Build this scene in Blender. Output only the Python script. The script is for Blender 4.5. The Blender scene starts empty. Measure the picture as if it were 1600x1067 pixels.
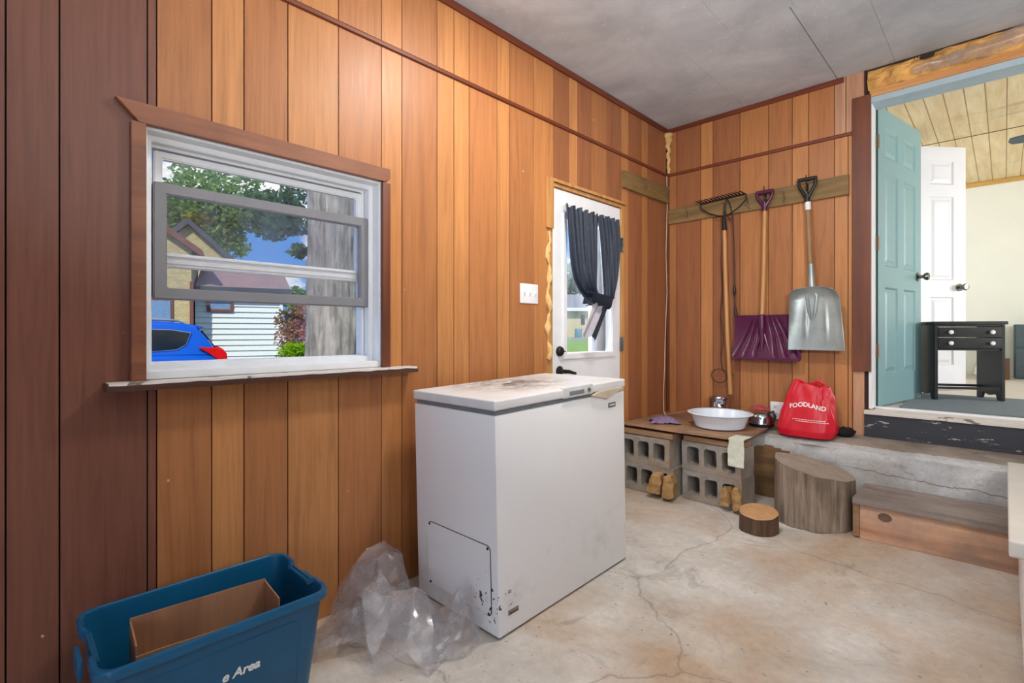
import bpy, bmesh, math, random
from mathutils import Vector, Matrix, noise
from mathutils.bvhtree import BVHTree
R = random.Random(7)
PI = math.pi
C = bpy.context.scene.collection

# ------------------------------------------------------------------ camera
F, HY = 790.0, 519.0
TH = math.atan(770 / 790)
CAM = Vector((1.992, -3.881, 1.165))
DV = Vector((-math.sin(TH), math.cos(TH), 0))
RV = Vector((math.cos(TH), math.sin(TH), 0))
cd = bpy.data.cameras.new('camera')
cam = bpy.data.objects.new('camera', cd)
C.objects.link(cam)
cam.location = CAM
cam.rotation_euler = (PI / 2, 0, TH)
cd.sensor_width = 36
cd.lens = F / 1600 * 36
cd.shift_y = -(533.5 - HY) / 1600
cd.clip_end = 500
cd.clip_start = 0.05
bpy.context.scene.camera = cam
vs = bpy.context.scene.view_settings
vs.view_transform = 'Standard'; vs.look = 'None'; vs.gamma = 1; vs.exposure = 0.12
vs.use_curve_mapping = False

def ray(px, py): return DV + RV * ((px - 800) / F) + Vector((0, 0, (HY - py) / F))
def X(px, py, x=0.0): v = ray(px, py); return CAM + v * ((x - CAM.x) / v.x)
def Y(px, py, y=0.0): v = ray(px, py); return CAM + v * ((y - CAM.y) / v.y)
def Z(px, py, z=0.0): v = ray(px, py); return CAM + v * ((z - CAM.z) / v.z)
def site(lat, dep, z=0.0): p = CAM + DV * dep + RV * lat; return Vector((p.x, p.y, z))
SL = 0.028
def fz(y): return SL * (y + 2.92)            # the slab rises towards the house

# ------------------------------------------------------------------ mesh helpers
def BM(): return bmesh.new()
def box(bm, x0, x1, y0, y1, z0, z1, bev=0.0, seg=2, M=None):
    t = bmesh.new()
    v = [t.verts.new((x, y, z)) for z in (z0, z1) for y in (y0, y1) for x in (x0, x1)]
    for f in ((0, 2, 3, 1), (4, 5, 7, 6), (0, 1, 5, 4), (2, 6, 7, 3), (0, 4, 6, 2), (1, 3, 7, 5)):
        t.faces.new([v[i] for i in f])
    if bev: bmesh.ops.bevel(t, geom=t.edges[:], offset=bev, segments=seg, affect='EDGES', profile=0.7)
    if M is not None: bmesh.ops.transform(t, matrix=M, verts=t.verts)
    add(bm, t)
def add(bm, t):
    me = bpy.data.meshes.new('tmp'); t.to_mesh(me); t.free()
    bm.from_mesh(me); bpy.data.meshes.remove(me)
def prism(bm, poly, a0, a1, axis='y', bev=0.0, M=None):
    """poly 2D extruded along axis. axis y: (x,z); x: (y,z); z: (x,y)"""
    t = bmesh.new()
    def mk(p, a):
        return {'y': (p[0], a, p[1]), 'x': (a, p[0], p[1]), 'z': (p[0], p[1], a)}[axis]
    A = [t.verts.new(mk(p, a0)) for p in poly]; B = [t.verts.new(mk(p, a1)) for p in poly]
    t.faces.new(A); t.faces.new(B[::-1])
    n = len(poly)
    for i in range(n): t.faces.new((A[i], B[i], B[(i + 1) % n], A[(i + 1) % n]))
    bmesh.ops.recalc_face_normals(t, faces=t.faces)
    if bev: bmesh.ops.bevel(t, geom=t.edges[:], offset=bev, segments=2, affect='EDGES')
    if M is not None: bmesh.ops.transform(t, matrix=M, verts=t.verts)
    add(bm, t)
def tube(bm, pts, r, seg=10, cap=True, flat=1.0):
    pts = [Vector(p) for p in pts]; n = len(pts)
    rs = r if isinstance(r, (list, tuple)) else [r] * n
    rings = []; up = None
    for i, p in enumerate(pts):
        t = (pts[min(i + 1, n - 1)] - pts[max(i - 1, 0)]).normalized()
        if up is None:
            up = Vector((0, 0, 1)) if abs(t.z) < .9 else Vector((0, 1, 0))
        s = t.cross(up).normalized(); up = s.cross(t).normalized()
        rings.append([bm.verts.new(p + s * (math.cos(a) * rs[i]) + up * (math.sin(a) * rs[i] * flat))
                      for a in [2 * PI * k / seg for k in range(seg)]])
    for a, b in zip(rings, rings[1:]):
        for k in range(seg): bm.faces.new((a[k], a[(k + 1) % seg], b[(k + 1) % seg], b[k]))
    if cap: bm.faces.new(rings[0][::-1]); bm.faces.new(rings[-1])
def lathe(bm, prof, seg=32, c=(0, 0, 0), M=None, sx=1.0, sy=1.0):
    t = bmesh.new(); rings = []
    for r, z in prof:
        if r < 1e-6: rings.append([t.verts.new((0, 0, z))])
        else: rings.append([t.verts.new((sx * r * math.cos(2 * PI * k / seg), sy * r * math.sin(2 * PI * k / seg), z)) for k in range(seg)])
    for a, b in zip(rings, rings[1:]):
        if len(a) == 1 and len(b) == 1: continue
        for k in range(seg):
            k2 = (k + 1) % seg
            if len(a) == 1: t.faces.new((a[0], b[k2], b[k]))
            elif len(b) == 1: t.faces.new((a[k], a[k2], b[0]))
            else: t.faces.new((a[k], a[k2], b[k2], b[k]))
    bmesh.ops.recalc_face_normals(t, faces=t.faces)
    m = Matrix.Translation(Vector(c)) @ (M if M is not None else Matrix())
    bmesh.ops.transform(t, matrix=m, verts=t.verts); add(bm, t)
def grid(bm, fn, nu, nv, closed_u=False):
    vv = [[bm.verts.new(fn(i / nu, j / nv)) for j in range(nv + 1)] for i in range(nu if closed_u else nu + 1)]
    n = len(vv)
    for i in range(nu):
        for j in range(nv):
            bm.faces.new((vv[i][j], vv[(i + 1) % n][j], vv[(i + 1) % n][j + 1], vv[i][j + 1]))
    return vv
def solid(bm, th):
    bmesh.ops.recalc_face_normals(bm, faces=bm.faces)
    bmesh.ops.solidify(bm, geom=bm.faces[:], thickness=th)
    bmesh.ops.recalc_face_normals(bm, faces=bm.faces)
def rrect(x0, x1, y0, y1, r, n=6):
    out = []
    for cx, cy, a in ((x1 - r, y1 - r, 0), (x0 + r, y1 - r, 90), (x0 + r, y0 + r, 180), (x1 - r, y0 + r, 270)):
        for k in range(n + 1):
            t = math.radians(a + 90 * k / n); out.append((cx + r * math.cos(t), cy + r * math.sin(t)))
    return out
def loft(bm, loops, cap0=False, cap1=False):
    L = [[bm.verts.new(p) for p in lp] for lp in loops]; n = len(L[0])
    for a, b in zip(L, L[1:]):
        for k in range(n): bm.faces.new((a[k], a[(k + 1) % n], b[(k + 1) % n], b[k]))
    if cap0: bm.faces.new(L[0][::-1])
    if cap1: bm.faces.new(L[-1])
def jitter(bm, amp, scale, seed=0.0):
    for v in bm.verts:
        v.co += noise.noise_vector(v.co * scale + Vector((seed, seed * 1.7, -seed))) * amp

LOCAL = set()
def obj(name, bm, m, parent=None, smooth=True, angle=40, label=None, kind=None):
    me = bpy.data.meshes.new(name); bm.normal_update(); bm.to_mesh(me); bm.free()
    ms = m if isinstance(m, (list, tuple)) else [m]
    for q in ms: me.materials.append(q)
    if smooth:
        for p in me.polygons: p.use_smooth = True
        me.set_sharp_from_angle(angle=math.radians(angle))
    o = bpy.data.objects.new(name, me); C.objects.link(o)
    if parent is not None:
        o.parent = parent
        if parent.type == 'EMPTY' and parent.name not in LOCAL:
            o.matrix_parent_inverse = parent.matrix_basis.inverted()
    else:
        xs = [v.co for v in me.vertices]
        b = Vector(((min(v.x for v in xs) + max(v.x for v in xs)) / 2, (min(v.y for v in xs) + max(v.y for v in xs)) / 2, min(v.z for v in xs)))
        me.transform(Matrix.Translation(-b)); o.location = b
    if label: o['label'] = label
    if kind: o['kind'] = kind
    return o
def tag(o, label, cat, group=None):
    o['label'] = label; o['category'] = cat
    if group: o['group'] = group
    return o
def thing(name, label, cat, loc=(0, 0, 0), group=None, rot=None, kind=None):
    o = bpy.data.objects.new(name, None); C.objects.link(o); o.location = loc; o.empty_display_size = .05
    if rot is not None: o.rotation_euler = rot; LOCAL.add(o.name)
    tag(o, label, cat, group)
    if kind: o['kind'] = kind
    return o
def struct(name, bm, m, label=None, cat=None, smooth=False):
    me = bpy.data.meshes.new(name); bm.normal_update(); bm.to_mesh(me); bm.free()
    for q in (m if isinstance(m, (list, tuple)) else [m]): me.materials.append(q)
    if smooth:
        for p in me.polygons: p.use_smooth = True
        me.set_sharp_from_angle(angle=math.radians(35))
    o = bpy.data.objects.new(name, me); C.objects.link(o); o['kind'] = 'structure'
    if label: o['label'] = label; o['category'] = cat
    return o

# ------------------------------------------------------------------ materials
def lin(c):
    return tuple(((v / 255) / 12.92 if v / 255 <= .04045 else ((v / 255 + .055) / 1.055) ** 2.4) for v in c) + (1,)
class Mat:
    def __init__(s, name):
        s.m = bpy.data.materials.new(name); s.m.use_nodes = True; s.nt = s.m.node_tree
        s.b = s.nt.nodes['Principled BSDF']; s.out = s.nt.nodes['Material Output']
    def n(s, t, **kw):
        nd = s.nt.nodes.new(t)
        for k, v in kw.items(): setattr(nd, k, v)
        return nd
    def l(s, a, b): s.nt.links.new(a, b)
    def coords(s, scale=(1, 1, 1), kind='Object', rot=(0, 0, 0)):
        tc = s.n('ShaderNodeTexCoord'); mp = s.n('ShaderNodeMapping')
        mp.inputs['Scale'].default_value = scale; mp.inputs['Rotation'].default_value = rot
        s.l(tc.outputs[kind], mp.inputs['Vector']); return mp.outputs['Vector']
    def noise(s, vec, scale=5, detail=4, rough=.55, dist=0):
        nd = s.n('ShaderNodeTexNoise'); nd.inputs['Scale'].default_value = scale
        nd.inputs['Detail'].default_value = detail; nd.inputs['Roughness'].default_value = rough
        nd.inputs['Distortion'].default_value = dist
        s.l(vec, nd.inputs['Vector']); return nd.outputs['Fac']
    def ramp(s, fac, stops):
        nd = s.n('ShaderNodeValToRGB'); e = nd.color_ramp.elements
        e[0].position, e[0].color = stops[0][0], stops[0][1]
        e[1].position, e[1].color = stops[-1][0], stops[-1][1]
        for p, c in stops[1:-1]:
            q = e.new(p); q.color = c
        s.l(fac, nd.inputs['Fac']); return nd.outputs['Color']
    def mix(s, fac, a, b, mode='MIX'):
        nd = s.n('ShaderNodeMix', data_type='RGBA', blend_type=mode)
        for v, i in ((fac, 0), (a, 6), (b, 7)):
            if hasattr(v, 'links'): s.l(v, nd.inputs[i])
            elif i == 0: nd.inputs[0].default_value = v
            else: nd.inputs[i].default_value = v
        return nd.outputs[2]
    def math(s, op, a, b=0.0):
        nd = s.n('ShaderNodeMath', operation=op)
        for i, v in enumerate((a, b)):
            if hasattr(v, 'links'): s.l(v, nd.inputs[i])
            else: nd.inputs[i].default_value = v
        return nd.outputs[0]
    def bump(s, h, strength=.2, dist=.01):
        nd = s.n('ShaderNodeBump'); nd.inputs['Strength'].default_value = strength; nd.inputs['Distance'].default_value = dist
        s.l(h, nd.inputs['Height']); s.l(nd.outputs[0], s.b.inputs['Normal'])
    def set(s, color=None, rough=None, metal=None, spec=None, coat=None):
        for v, k in ((color, 'Base Color'), (rough, 'Roughness'), (metal, 'Metallic'), (spec, 'Specular IOR Level'), (coat, 'Coat Weight')):
            if v is None: continue
            if hasattr(v, 'links'): s.l(v, s.b.inputs[k])
            else: s.b.inputs[k].default_value = v
        return s
W1 = (1, 1, 1, 1); K0 = (0, 0, 0, 1)
def g(v): return (v, v, v, 1)
def plain(name, rgb, rough=.5, metal=0.0, var=.12, scale=12, bump=0.0, spec=None):
    m = Mat(name); v = m.coords(); f = m.noise(v, scale, 5, .6)
    c = lin(rgb); lo = tuple(x * (1 - var) for x in c[:3]) + (1,); hi = tuple(min(1, x * (1 + var)) for x in c[:3]) + (1,)
    m.set(m.ramp(f, [(.3, lo), (.7, hi)]), rough, metal, spec)
    if bump: m.bump(m.noise(v, scale * 6, 3), bump, .004)
    return m.m
def wood(name, dark, light, axis='z', scale=1.0, rough=.55, grime=0.0, grimecol=(40, 32, 28), knots=False):
    m = Mat(name)
    st = {'x': (1.5, 22, 22), 'y': (22, 1.5, 22), 'z': (22, 22, 1.5)}[axis]
    v = m.coords(tuple(a * scale for a in st))
    f = m.noise(v, 1.0, 6, .62, .6); f2 = m.noise(v, 4.0, 3, .7)
    c = m.ramp(f, [(.28, lin(dark)), (.72, lin(light))])
    c = m.mix(.35, c, m.ramp(f2, [(.3, g(.55)), (.7, g(1.0))]), 'MULTIPLY')
    if knots:
        kv = m.n('ShaderNodeTexVoronoi'); kv.inputs['Scale'].default_value = 2.2
        m.l(m.coords({'x': (1, 2.0, 2.0), 'y': (2, 1, 2), 'z': (2, 2, 1)}[axis]), kv.inputs['Vector'])
        c = m.mix(m.ramp(kv.outputs['Distance'], [(.06, W1), (.12, K0)]), c, lin((70, 45, 30)))
    if grime:
        gmask = m.ramp(m.noise(m.coords((1, 1, 1)), 3.2, 7, .68), [(.42, K0), (.66, g(grime))])
        c = m.mix(gmask, c, lin(grimecol))
    m.set(c, rough); m.bump(f, .15, .003)
    return m.m

# wall panelling: colour of each board is stored per board
def panelling():
    m = Mat('cedar_panelling')
    at = m.n('ShaderNodeAttribute', attribute_name='board')
    v = m.coords((20, 20, 1.1)); f = m.noise(v, 1.3, 7, .66, .9)
    v2 = m.coords((60, 60, 2.2)); f2 = m.noise(v2, 1.5, 4, .7)
    c = m.mix(.55, at.outputs['Color'], m.ramp(f, [(.25, (.48, .38, .34, 1)), (.5, (.95, .93, .9, 1)), (.78, (1.28, 1.26, 1.2, 1))]), 'MULTIPLY')
    c = m.mix(.3, c, m.ramp(f2, [(.3, g(.55)), (.62, g(1.1))]), 'MULTIPLY')
    # scuffs and pale flecks
    sc = m.ramp(m.noise(m.coords((1, 1, 1)), 26, 2, .5), [(.775, K0), (.80, g(.8))])
    c = m.mix(sc, c, lin((205, 180, 160)))
    m.set(c, m.ramp(f2, [(.2, g(.36)), (.8, g(.52))]), spec=.42)
    m.bump(f2, .06, .002)
    return m.m
M_panel = panelling()
M_back = plain('wall_core', (52, 30, 18), .8)
M_casing = wood('stained_casing', (92, 46, 26), (128, 68, 38), 'z', .7, .5, .3, (66, 36, 24))
M_casing_h = wood('stained_casing_level', (112, 66, 44), (156, 98, 66), 'y', .7, .5, .35, (80, 44, 28))
M_sill = wood('worn_sill', (62, 34, 27), (96, 56, 44), 'y', .8, .5, .6, (70, 45, 38))
M_trim = wood('dark_moulding', (96, 42, 22), (130, 62, 34), 'y', 1, .5)
M_trim_x = wood('dark_moulding_x', (96, 42, 22), (130, 62, 34), 'x', 1, .5)
M_raw = wood('raw_pine', (176, 118, 62), (216, 164, 100), 'z', 1, .6)
M_raw_h = wood('raw_pine_level', (190, 126, 66), (226, 168, 104), 'x', 1, .6)
M_board = wood('weathered_pine', (108, 82, 46), (158, 126, 76), 'x', .8, .65, .4, (90, 68, 42), True)
M_board_y = wood('weathered_pine_y', (108, 82, 46), (158, 126, 76), 'y', .8, .65, .4, (90, 68, 42))
def ceilmat():
    m = Mat('grey_ceiling_board'); v = m.coords()
    f = m.noise(v, 2.2, 7, .62, .4); f2 = m.noise(v, 34, 3, .6)
    c = m.ramp(f, [(.3, lin((170, 176, 182))), (.7, lin((212, 217, 222)))])
    c = m.mix(m.ramp(f2, [(.66, K0), (.72, g(.6))]), c, lin((234, 236, 238)))
    m.set(c, .75); m.bump(f, .1, .01); return m.m
M_ceil = ceilmat()
def concrete(name, a, b, stain, cracks=True, scale=1.0, rough=.7):
    m = Mat(name); v = m.coords()
    f = m.noise(v, 2.4 * scale, 9, .66, .5); f2 = m.noise(v, 26 * scale, 6, .75); f3 = m.noise(v, 1.1 * scale, 4, .6, .4)
    c = m.ramp(f, [(.3, lin(a)), (.7, lin(b))])
    c = m.mix(m.ramp(f3, [(.44, K0), (.66, g(.75))]), c, lin(stain))
    f4 = m.noise(v, 3.7 * scale, 8, .72, .8)
    c = m.mix(m.ramp(f4, [(.58, K0), (.72, g(.6))]), c, lin(tuple(int(q * .62) for q in a)))
    c = m.mix(.55, c, m.ramp(f2, [(.25, g(.6)), (.7, g(1.08))]), 'MULTIPLY')
    sp = m.ramp(m.noise(v, 60 * scale, 2, .5), [(.70, K0), (.74, g(.7))])
    c = m.mix(sp, c, lin((95, 85, 76)))
    if cracks:
        vo = m.n('ShaderNodeTexVoronoi', feature='DISTANCE_TO_EDGE'); vo.inputs['Scale'].default_value = .85
        wv = m.mix(.12, v, m.n('ShaderNodeTexNoise').outputs['Color'])
        nz = m.n('ShaderNodeTexNoise'); nz.inputs['Scale'].default_value = 3.5; nz.inputs['Detail'].default_value = 6
        m.l(v, nz.inputs['Vector']); wv = m.mix(.16, v, nz.outputs['Color']); m.l(wv, vo.inputs['Vector'])
        cr = m.ramp(vo.outputs['Distance'], [(.0008, g(.42)), (.0035, K0)])
        c = m.mix(cr, c, lin((92, 76, 62)))
    if name == 'ledge_concrete':   # one long jagged crack across the face
        sp_ = m.n('ShaderNodeSeparateXYZ'); m.l(v, sp_.inputs[0])
        nz1 = m.noise(m.coords((3, 0, 0)), 1.0, 8, .7)
        line = m.math('ADD', m.math('SUBTRACT', sp_.outputs[2], .42), m.math('MULTIPLY', sp_.outputs[0], .05))
        dist = m.math('ABSOLUTE', m.math('SUBTRACT', line, m.math('MULTIPLY', m.math('SUBTRACT', nz1, .5), .12)))
        on = m.math('MULTIPLY', m.ramp(dist, [(.0012, W1), (.0035, K0)]), m.ramp(m.noise(m.coords((2, 0, 0)), 1.0, 2), [(.38, K0), (.48, g(.85))]))
        c = m.mix(on, c, lin((70, 66, 62)))
        c = m.mix(m.ramp(m.noise(v, 7, 8, .75), [(.60, K0), (.70, g(.55))]), c, lin((104, 96, 88)))
    m.set(c, m.ramp(f, [(.3, g(rough - .18)), (.7, g(rough))]))
    m.bump(f2, .25, .006); return m.m
M_floor = concrete('garage_concrete', (180, 172, 162), (218, 212, 204), (176, 140, 102))
M_ledge = concrete('ledge_concrete', (172, 172, 172), (216, 216, 214), (160, 150, 136), False, 2.0, .85)
M_ledgetop = concrete('ledge_worn_top', (136, 124, 114), (176, 164, 150), (118, 106, 96), False, 2.0, .8)
M_block = concrete('cinder_block', (134, 128, 120), (170, 162, 152), (150, 118, 84), False, 3.5, .9)
M_vinyl = plain('white_vinyl', (226, 228, 230), .35, 0, .04)
M_sash = plain('grey_sash', (124, 124, 128), .4, 0, .06)
def glass(name, haze=.03, gloss=.07, tint=(1, 1, 1, 1)):
    m = Mat(name); nt = m.nt; nt.nodes.remove(m.b)
    tr = m.n('ShaderNodeBsdfTransparent'); tr.inputs[0].default_value = tint
    gl = m.n('ShaderNodeBsdfGlossy'); gl.inputs['Roughness'].default_value = .03
    df = m.n('ShaderNodeBsdfTranslucent'); df.inputs[0].default_value = (.8, .85, .9, 1)
    a = m.n('ShaderNodeMixShader'); b = m.n('ShaderNodeMixShader')
    f = m.ramp(m.noise(m.coords((1, 3, 1)), 4, 5, .6), [(.35, g(haze * .3)), (.75, g(haze * 2))])
    m.l(f, a.inputs[0]); m.l(tr.outputs[0], a.inputs[1]); m.l(df.outputs[0], a.inputs[2])
    b.inputs[0].default_value = gloss; m.l(a.outputs[0], b.inputs[1]); m.l(gl.outputs[0], b.inputs[2])
    m.l(b.outputs[0], m.out.inputs['Surface']); return m.m
M_glass = glass('window_glass', .06)
M_glass2 = glass('clear_glass', .03, .05)
def freezermat():
    m = Mat('scuffed_white_enamel'); v = m.coords()
    f = m.noise(v, 24, 5, .7, .3); big = m.noise(v, 2.6, 4, .6)
    sep = m.n('ShaderNodeSeparateXYZ'); m.l(v, sep.inputs[0])
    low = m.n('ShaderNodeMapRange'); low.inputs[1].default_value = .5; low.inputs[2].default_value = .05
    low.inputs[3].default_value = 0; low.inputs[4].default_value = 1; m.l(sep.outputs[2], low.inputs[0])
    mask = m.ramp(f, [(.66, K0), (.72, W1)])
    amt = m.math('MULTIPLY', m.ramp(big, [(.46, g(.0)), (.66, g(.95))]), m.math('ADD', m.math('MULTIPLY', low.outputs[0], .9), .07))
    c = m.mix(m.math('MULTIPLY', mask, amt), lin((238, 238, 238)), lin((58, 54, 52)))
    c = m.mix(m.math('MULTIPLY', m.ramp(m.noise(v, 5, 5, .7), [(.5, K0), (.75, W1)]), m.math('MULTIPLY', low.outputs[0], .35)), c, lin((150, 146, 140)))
    tc = m.n('ShaderNodeTexCoord'); d = m.n('ShaderNodeVectorMath', operation='DISTANCE'); m.l(tc.outputs['Object'], d.inputs[0]); d.inputs[1].default_value = (.47, -.003, .13)
    near = m.n('ShaderNodeMapRange'); near.inputs[1].default_value = .16; near.inputs[2].default_value = .05; m.l(d.outputs['Value'], near.inputs[0])
    chip = m.math('GREATER_THAN', m.math('ADD', m.noise(v, 42, 3, .6), m.math('MULTIPLY', near.outputs[0], .16)), .745)
    c = m.mix(m.math('MULTIPLY', chip, near.outputs[0]), c, lin((30, 27, 30)))
    m.set(c, .32); return m.m
M_freezer = freezermat()
def lidmat():
    m = Mat('stained_lid'); v = m.coords()
    tc = m.n('ShaderNodeTexCoord'); d = m.n('ShaderNodeVectorMath', operation='DISTANCE')
    m.l(tc.outputs['Object'], d.inputs[0]); d.inputs[1].default_value = (.16, .42, .9)
    rad = m.n('ShaderNodeMapRange'); rad.inputs[1].default_value = .36; rad.inputs[2].default_value = .05; m.l(d.outputs['Value'], rad.inputs[0])
    f = m.noise(m.coords((1.6, 1, 1)), 9, 8, .72, .6)
    mask = m.math('MULTIPLY', m.ramp(f, [(.40, K0), (.56, W1)]), m.math('MULTIPLY', rad.outputs[0], 1.0))
    c = m.mix(mask, lin((224, 224, 224)), lin((74, 70, 68)))
    c = m.mix(m.math('MULTIPLY', m.ramp(m.noise(v, 3, 5, .6), [(.45, K0), (.7, W1)]), .2), c, lin((150, 140, 132)))
    m.set(c, .38); return m.m
M_lid = lidmat()
M_gasket = plain('grey_gasket', (120, 124, 128), .6)
M_black = plain('black_plastic', (22, 22, 24), .45)
M_dark = plain('near_black', (12, 12, 13), .9)
M_badge = plain('grey_badge', (130, 132, 134), .3, .6)
M_bin = plain('blue_tote_plastic', (10, 84, 122), .38, 0, .08, 8)
M_white = plain('white_paint', (232, 233, 235), .4, 0, .03)
M_letter = plain('white_lettering', (232, 232, 228), .5, 0, .02)
M_card = wood('cardboard', (150, 104, 74), (176, 126, 92), 'z', .5, .8)
M_ply = wood('scrap_plywood', (142, 104, 78), (184, 142, 108), 'x', .6, .75, .7, (92, 74, 62))
M_slat = wood('scrap_slat', (138, 102, 70), (170, 132, 96), 'x', 1, .75, .4, (100, 80, 66))
M_bark = wood('bark', (60, 44, 32), (116, 86, 62), 'z', 1.6, .9)
M_greybark = wood('grey_stump_side', (84, 68, 56), (178, 158, 138), 'z', 1.5, .85, .5, (74, 58, 46))
M_cutend = wood('fresh_cut_end', (170, 116, 72), (202, 150, 104), 'x', .5, .75)
M_greyend = wood('grey_cut_end', (116, 104, 92), (158, 146, 132), 'x', .6, .85, .4, (90, 76, 64))
M_fire = wood('split_firewood', (150, 112, 66), (196, 156, 104), 'z', 1.2, .85)
M_timber = wood('stained_timber', (166, 116, 84), (226, 182, 148), 'x', .5, .8, .7, (128, 112, 104), True)
M_timbertop = wood('grey_tread', (134, 122, 114), (174, 160, 150), 'x', .6, .8, .5, (84, 72, 66))
def peel(name, paint, under, thr=.56, zb=None):
    m = Mat(name); v = m.coords((1, 3, 5)); f = m.noise(v, 5, 9, .72, .4)
    c = m.mix(m.ramp(f, [(thr, K0), (thr + .02, W1)]), lin(paint), lin(under)); m.set(c, .55); m.bump(f, .2, .004); return m.m
M_riser = peel('peeling_dark_paint', (46, 48, 54), (176, 170, 164), .60)
M_thresh = peel('worn_threshold', (214, 206, 196), (120, 108, 98), .58)
M_foam = plain('spray_foam', (222, 184, 122), .85, 0, .18, 30, .6)
M_insul = plain('fibreglass_batt', (206, 156, 88), .95, 0, .45, 9, .8)
M_teal = plain('teal_door_paint', (124, 160, 164), .4, 0, .03)
M_tealedge = plain('dark_teal_edge', (44, 70, 66), .5, 0, .05)
M_bluegrey = plain('bluegrey_paint', (166, 184, 192), .5, 0, .05)
M_chrome = plain('chrome', (190, 192, 196), .12, 1.0, .05)
M_nickel = plain('satin_nickel', (120, 118, 112), .25, 1.0, .1)
M_brass = plain('hinge_brass', (128, 112, 88), .5, .5, .15)
M_iron = plain('dark_steel', (40, 38, 38), .5, .5, .15)
M_alu = plain('dull_aluminium', (160, 168, 166), .45, .6, .34, 4, .2)
M_purple = plain('plum_plastic', (84, 26, 62), .32, 0, .1)
M_handle = wood('ash_handle', (178, 122, 66), (214, 162, 102), 'z', 1.4, .5)
M_handle2 = wood('grey_ash_handle', (136, 100, 66), (180, 142, 100), 'z', 1.4, .55, .3)
M_red = plain('red_woven_bag', (206, 18, 40), .42, 0, .08, 20, .08)
M_enamel = plain('white_enamel', (226, 234, 244), .25, 0, .03)
M_rag = plain('purple_rag', (128, 106, 132), .9, 0, .25, 40, .3)
M_cord = plain('tan_cord', (176, 118, 74), .6)
M_whitecord = plain('offwhite_cable', (220, 198, 170), .5)
M_wire = plain('dark_wire', (66, 48, 40), .5, .3)
def curtainmat():
    m = Mat('navy_curtain'); v = m.coords(); f = m.noise(v, 60, 3)
    m.set(m.ramp(f, [(.3, lin((20, 28, 42))), (.7, lin((34, 46, 66)))]), .6)
    return m.m
M_curtain = curtainmat()
M_lining = plain('grey_curtain_lining', (168, 164, 170), .6)
M_wallnext = plain('pale_plaster', (240, 242, 234), .8, 0, .02, 3)
def pinemat():
    m = Mat('pine_boards'); v = m.coords((12, 1.2, 1)); f = m.noise(v, 1.5, 6, .6, .5)
    c = m.ramp(f, [(.3, lin((214, 186, 136))), (.7, lin((238, 220, 178)))])
    sep = m.n('ShaderNodeSeparateXYZ'); m.l(m.coords(), sep.inputs[0])
    fr = m.math('FRACT', m.math('MULTIPLY', sep.outputs[0], 9.0))
    c = m.mix(m.ramp(fr, [(.04, W1), (.08, K0)]), c, lin((150, 112, 62)))
    k = m.ramp(m.noise(m.coords((1.0, 2.2, 1)), 2.0, 3), [(.62, K0), (.75, g(.7))])
    c = m.mix(k, c, lin((186, 134, 66)))
    m.set(c, .5); return m.m
M_pine = pinemat()
M_pinetrim = wood('pine_trim', (206, 160, 84), (226, 184, 108), 'x', 1, .5)
M_tile = plain('pale_floor', (206, 200, 192), .5, 0, .06, 4)
M_rug = plain('slate_rug', (112, 122, 130), .95, 0, .15, 60, .4)
M_desk = plain('black_painted_wood', (26, 27, 30), .38, 0, .3, 14)
M_slate = plain('slate_plastic', (74, 90, 98), .4)
def plasticbag():
    m = Mat('clear_plastic_film'); nt = m.nt; nt.nodes.remove(m.b)
    tr = m.n('ShaderNodeBsdfTransparent'); tr.inputs[0].default_value = (.95, .95, .96, 1)
    gl = m.n('ShaderNodeBsdfGlossy'); gl.inputs['Roughness'].default_value = .16
    df = m.n('ShaderNodeBsdfDiffuse'); df.inputs[0].default_value = (.78, .75, .78, 1)
    tl = m.n('ShaderNodeBsdfTranslucent'); tl.inputs[0].default_value = (.75, .74, .78, 1)
    d = m.n('ShaderNodeMixShader'); m.l(df.outputs[0], d.inputs[1]); m.l(tl.outputs[0], d.inputs[2])
    a = m.n('ShaderNodeMixShader'); b = m.n('ShaderNodeMixShader')
    f = m.ramp(m.noise(m.coords(), 14, 5, .7), [(.32, g(.10)), (.7, g(.46))]); m.l(f, a.inputs[0])
    m.l(tr.outputs[0], a.inputs[1]); m.l(d.outputs[0], a.inputs[2])
    lw = m.n('ShaderNodeLayerWeight'); lw.inputs[0].default_value = .35
    m.l(m.math('ADD', m.math('MULTIPLY', lw.outputs['Facing'], .35), .06), b.inputs[0])
    m.l(a.outputs[0], b.inputs[1]); m.l(gl.outputs[0], b.inputs[2]); m.l(b.outputs[0], m.out.inputs['Surface'])
    return m.m
M_film = plasticbag()

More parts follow.
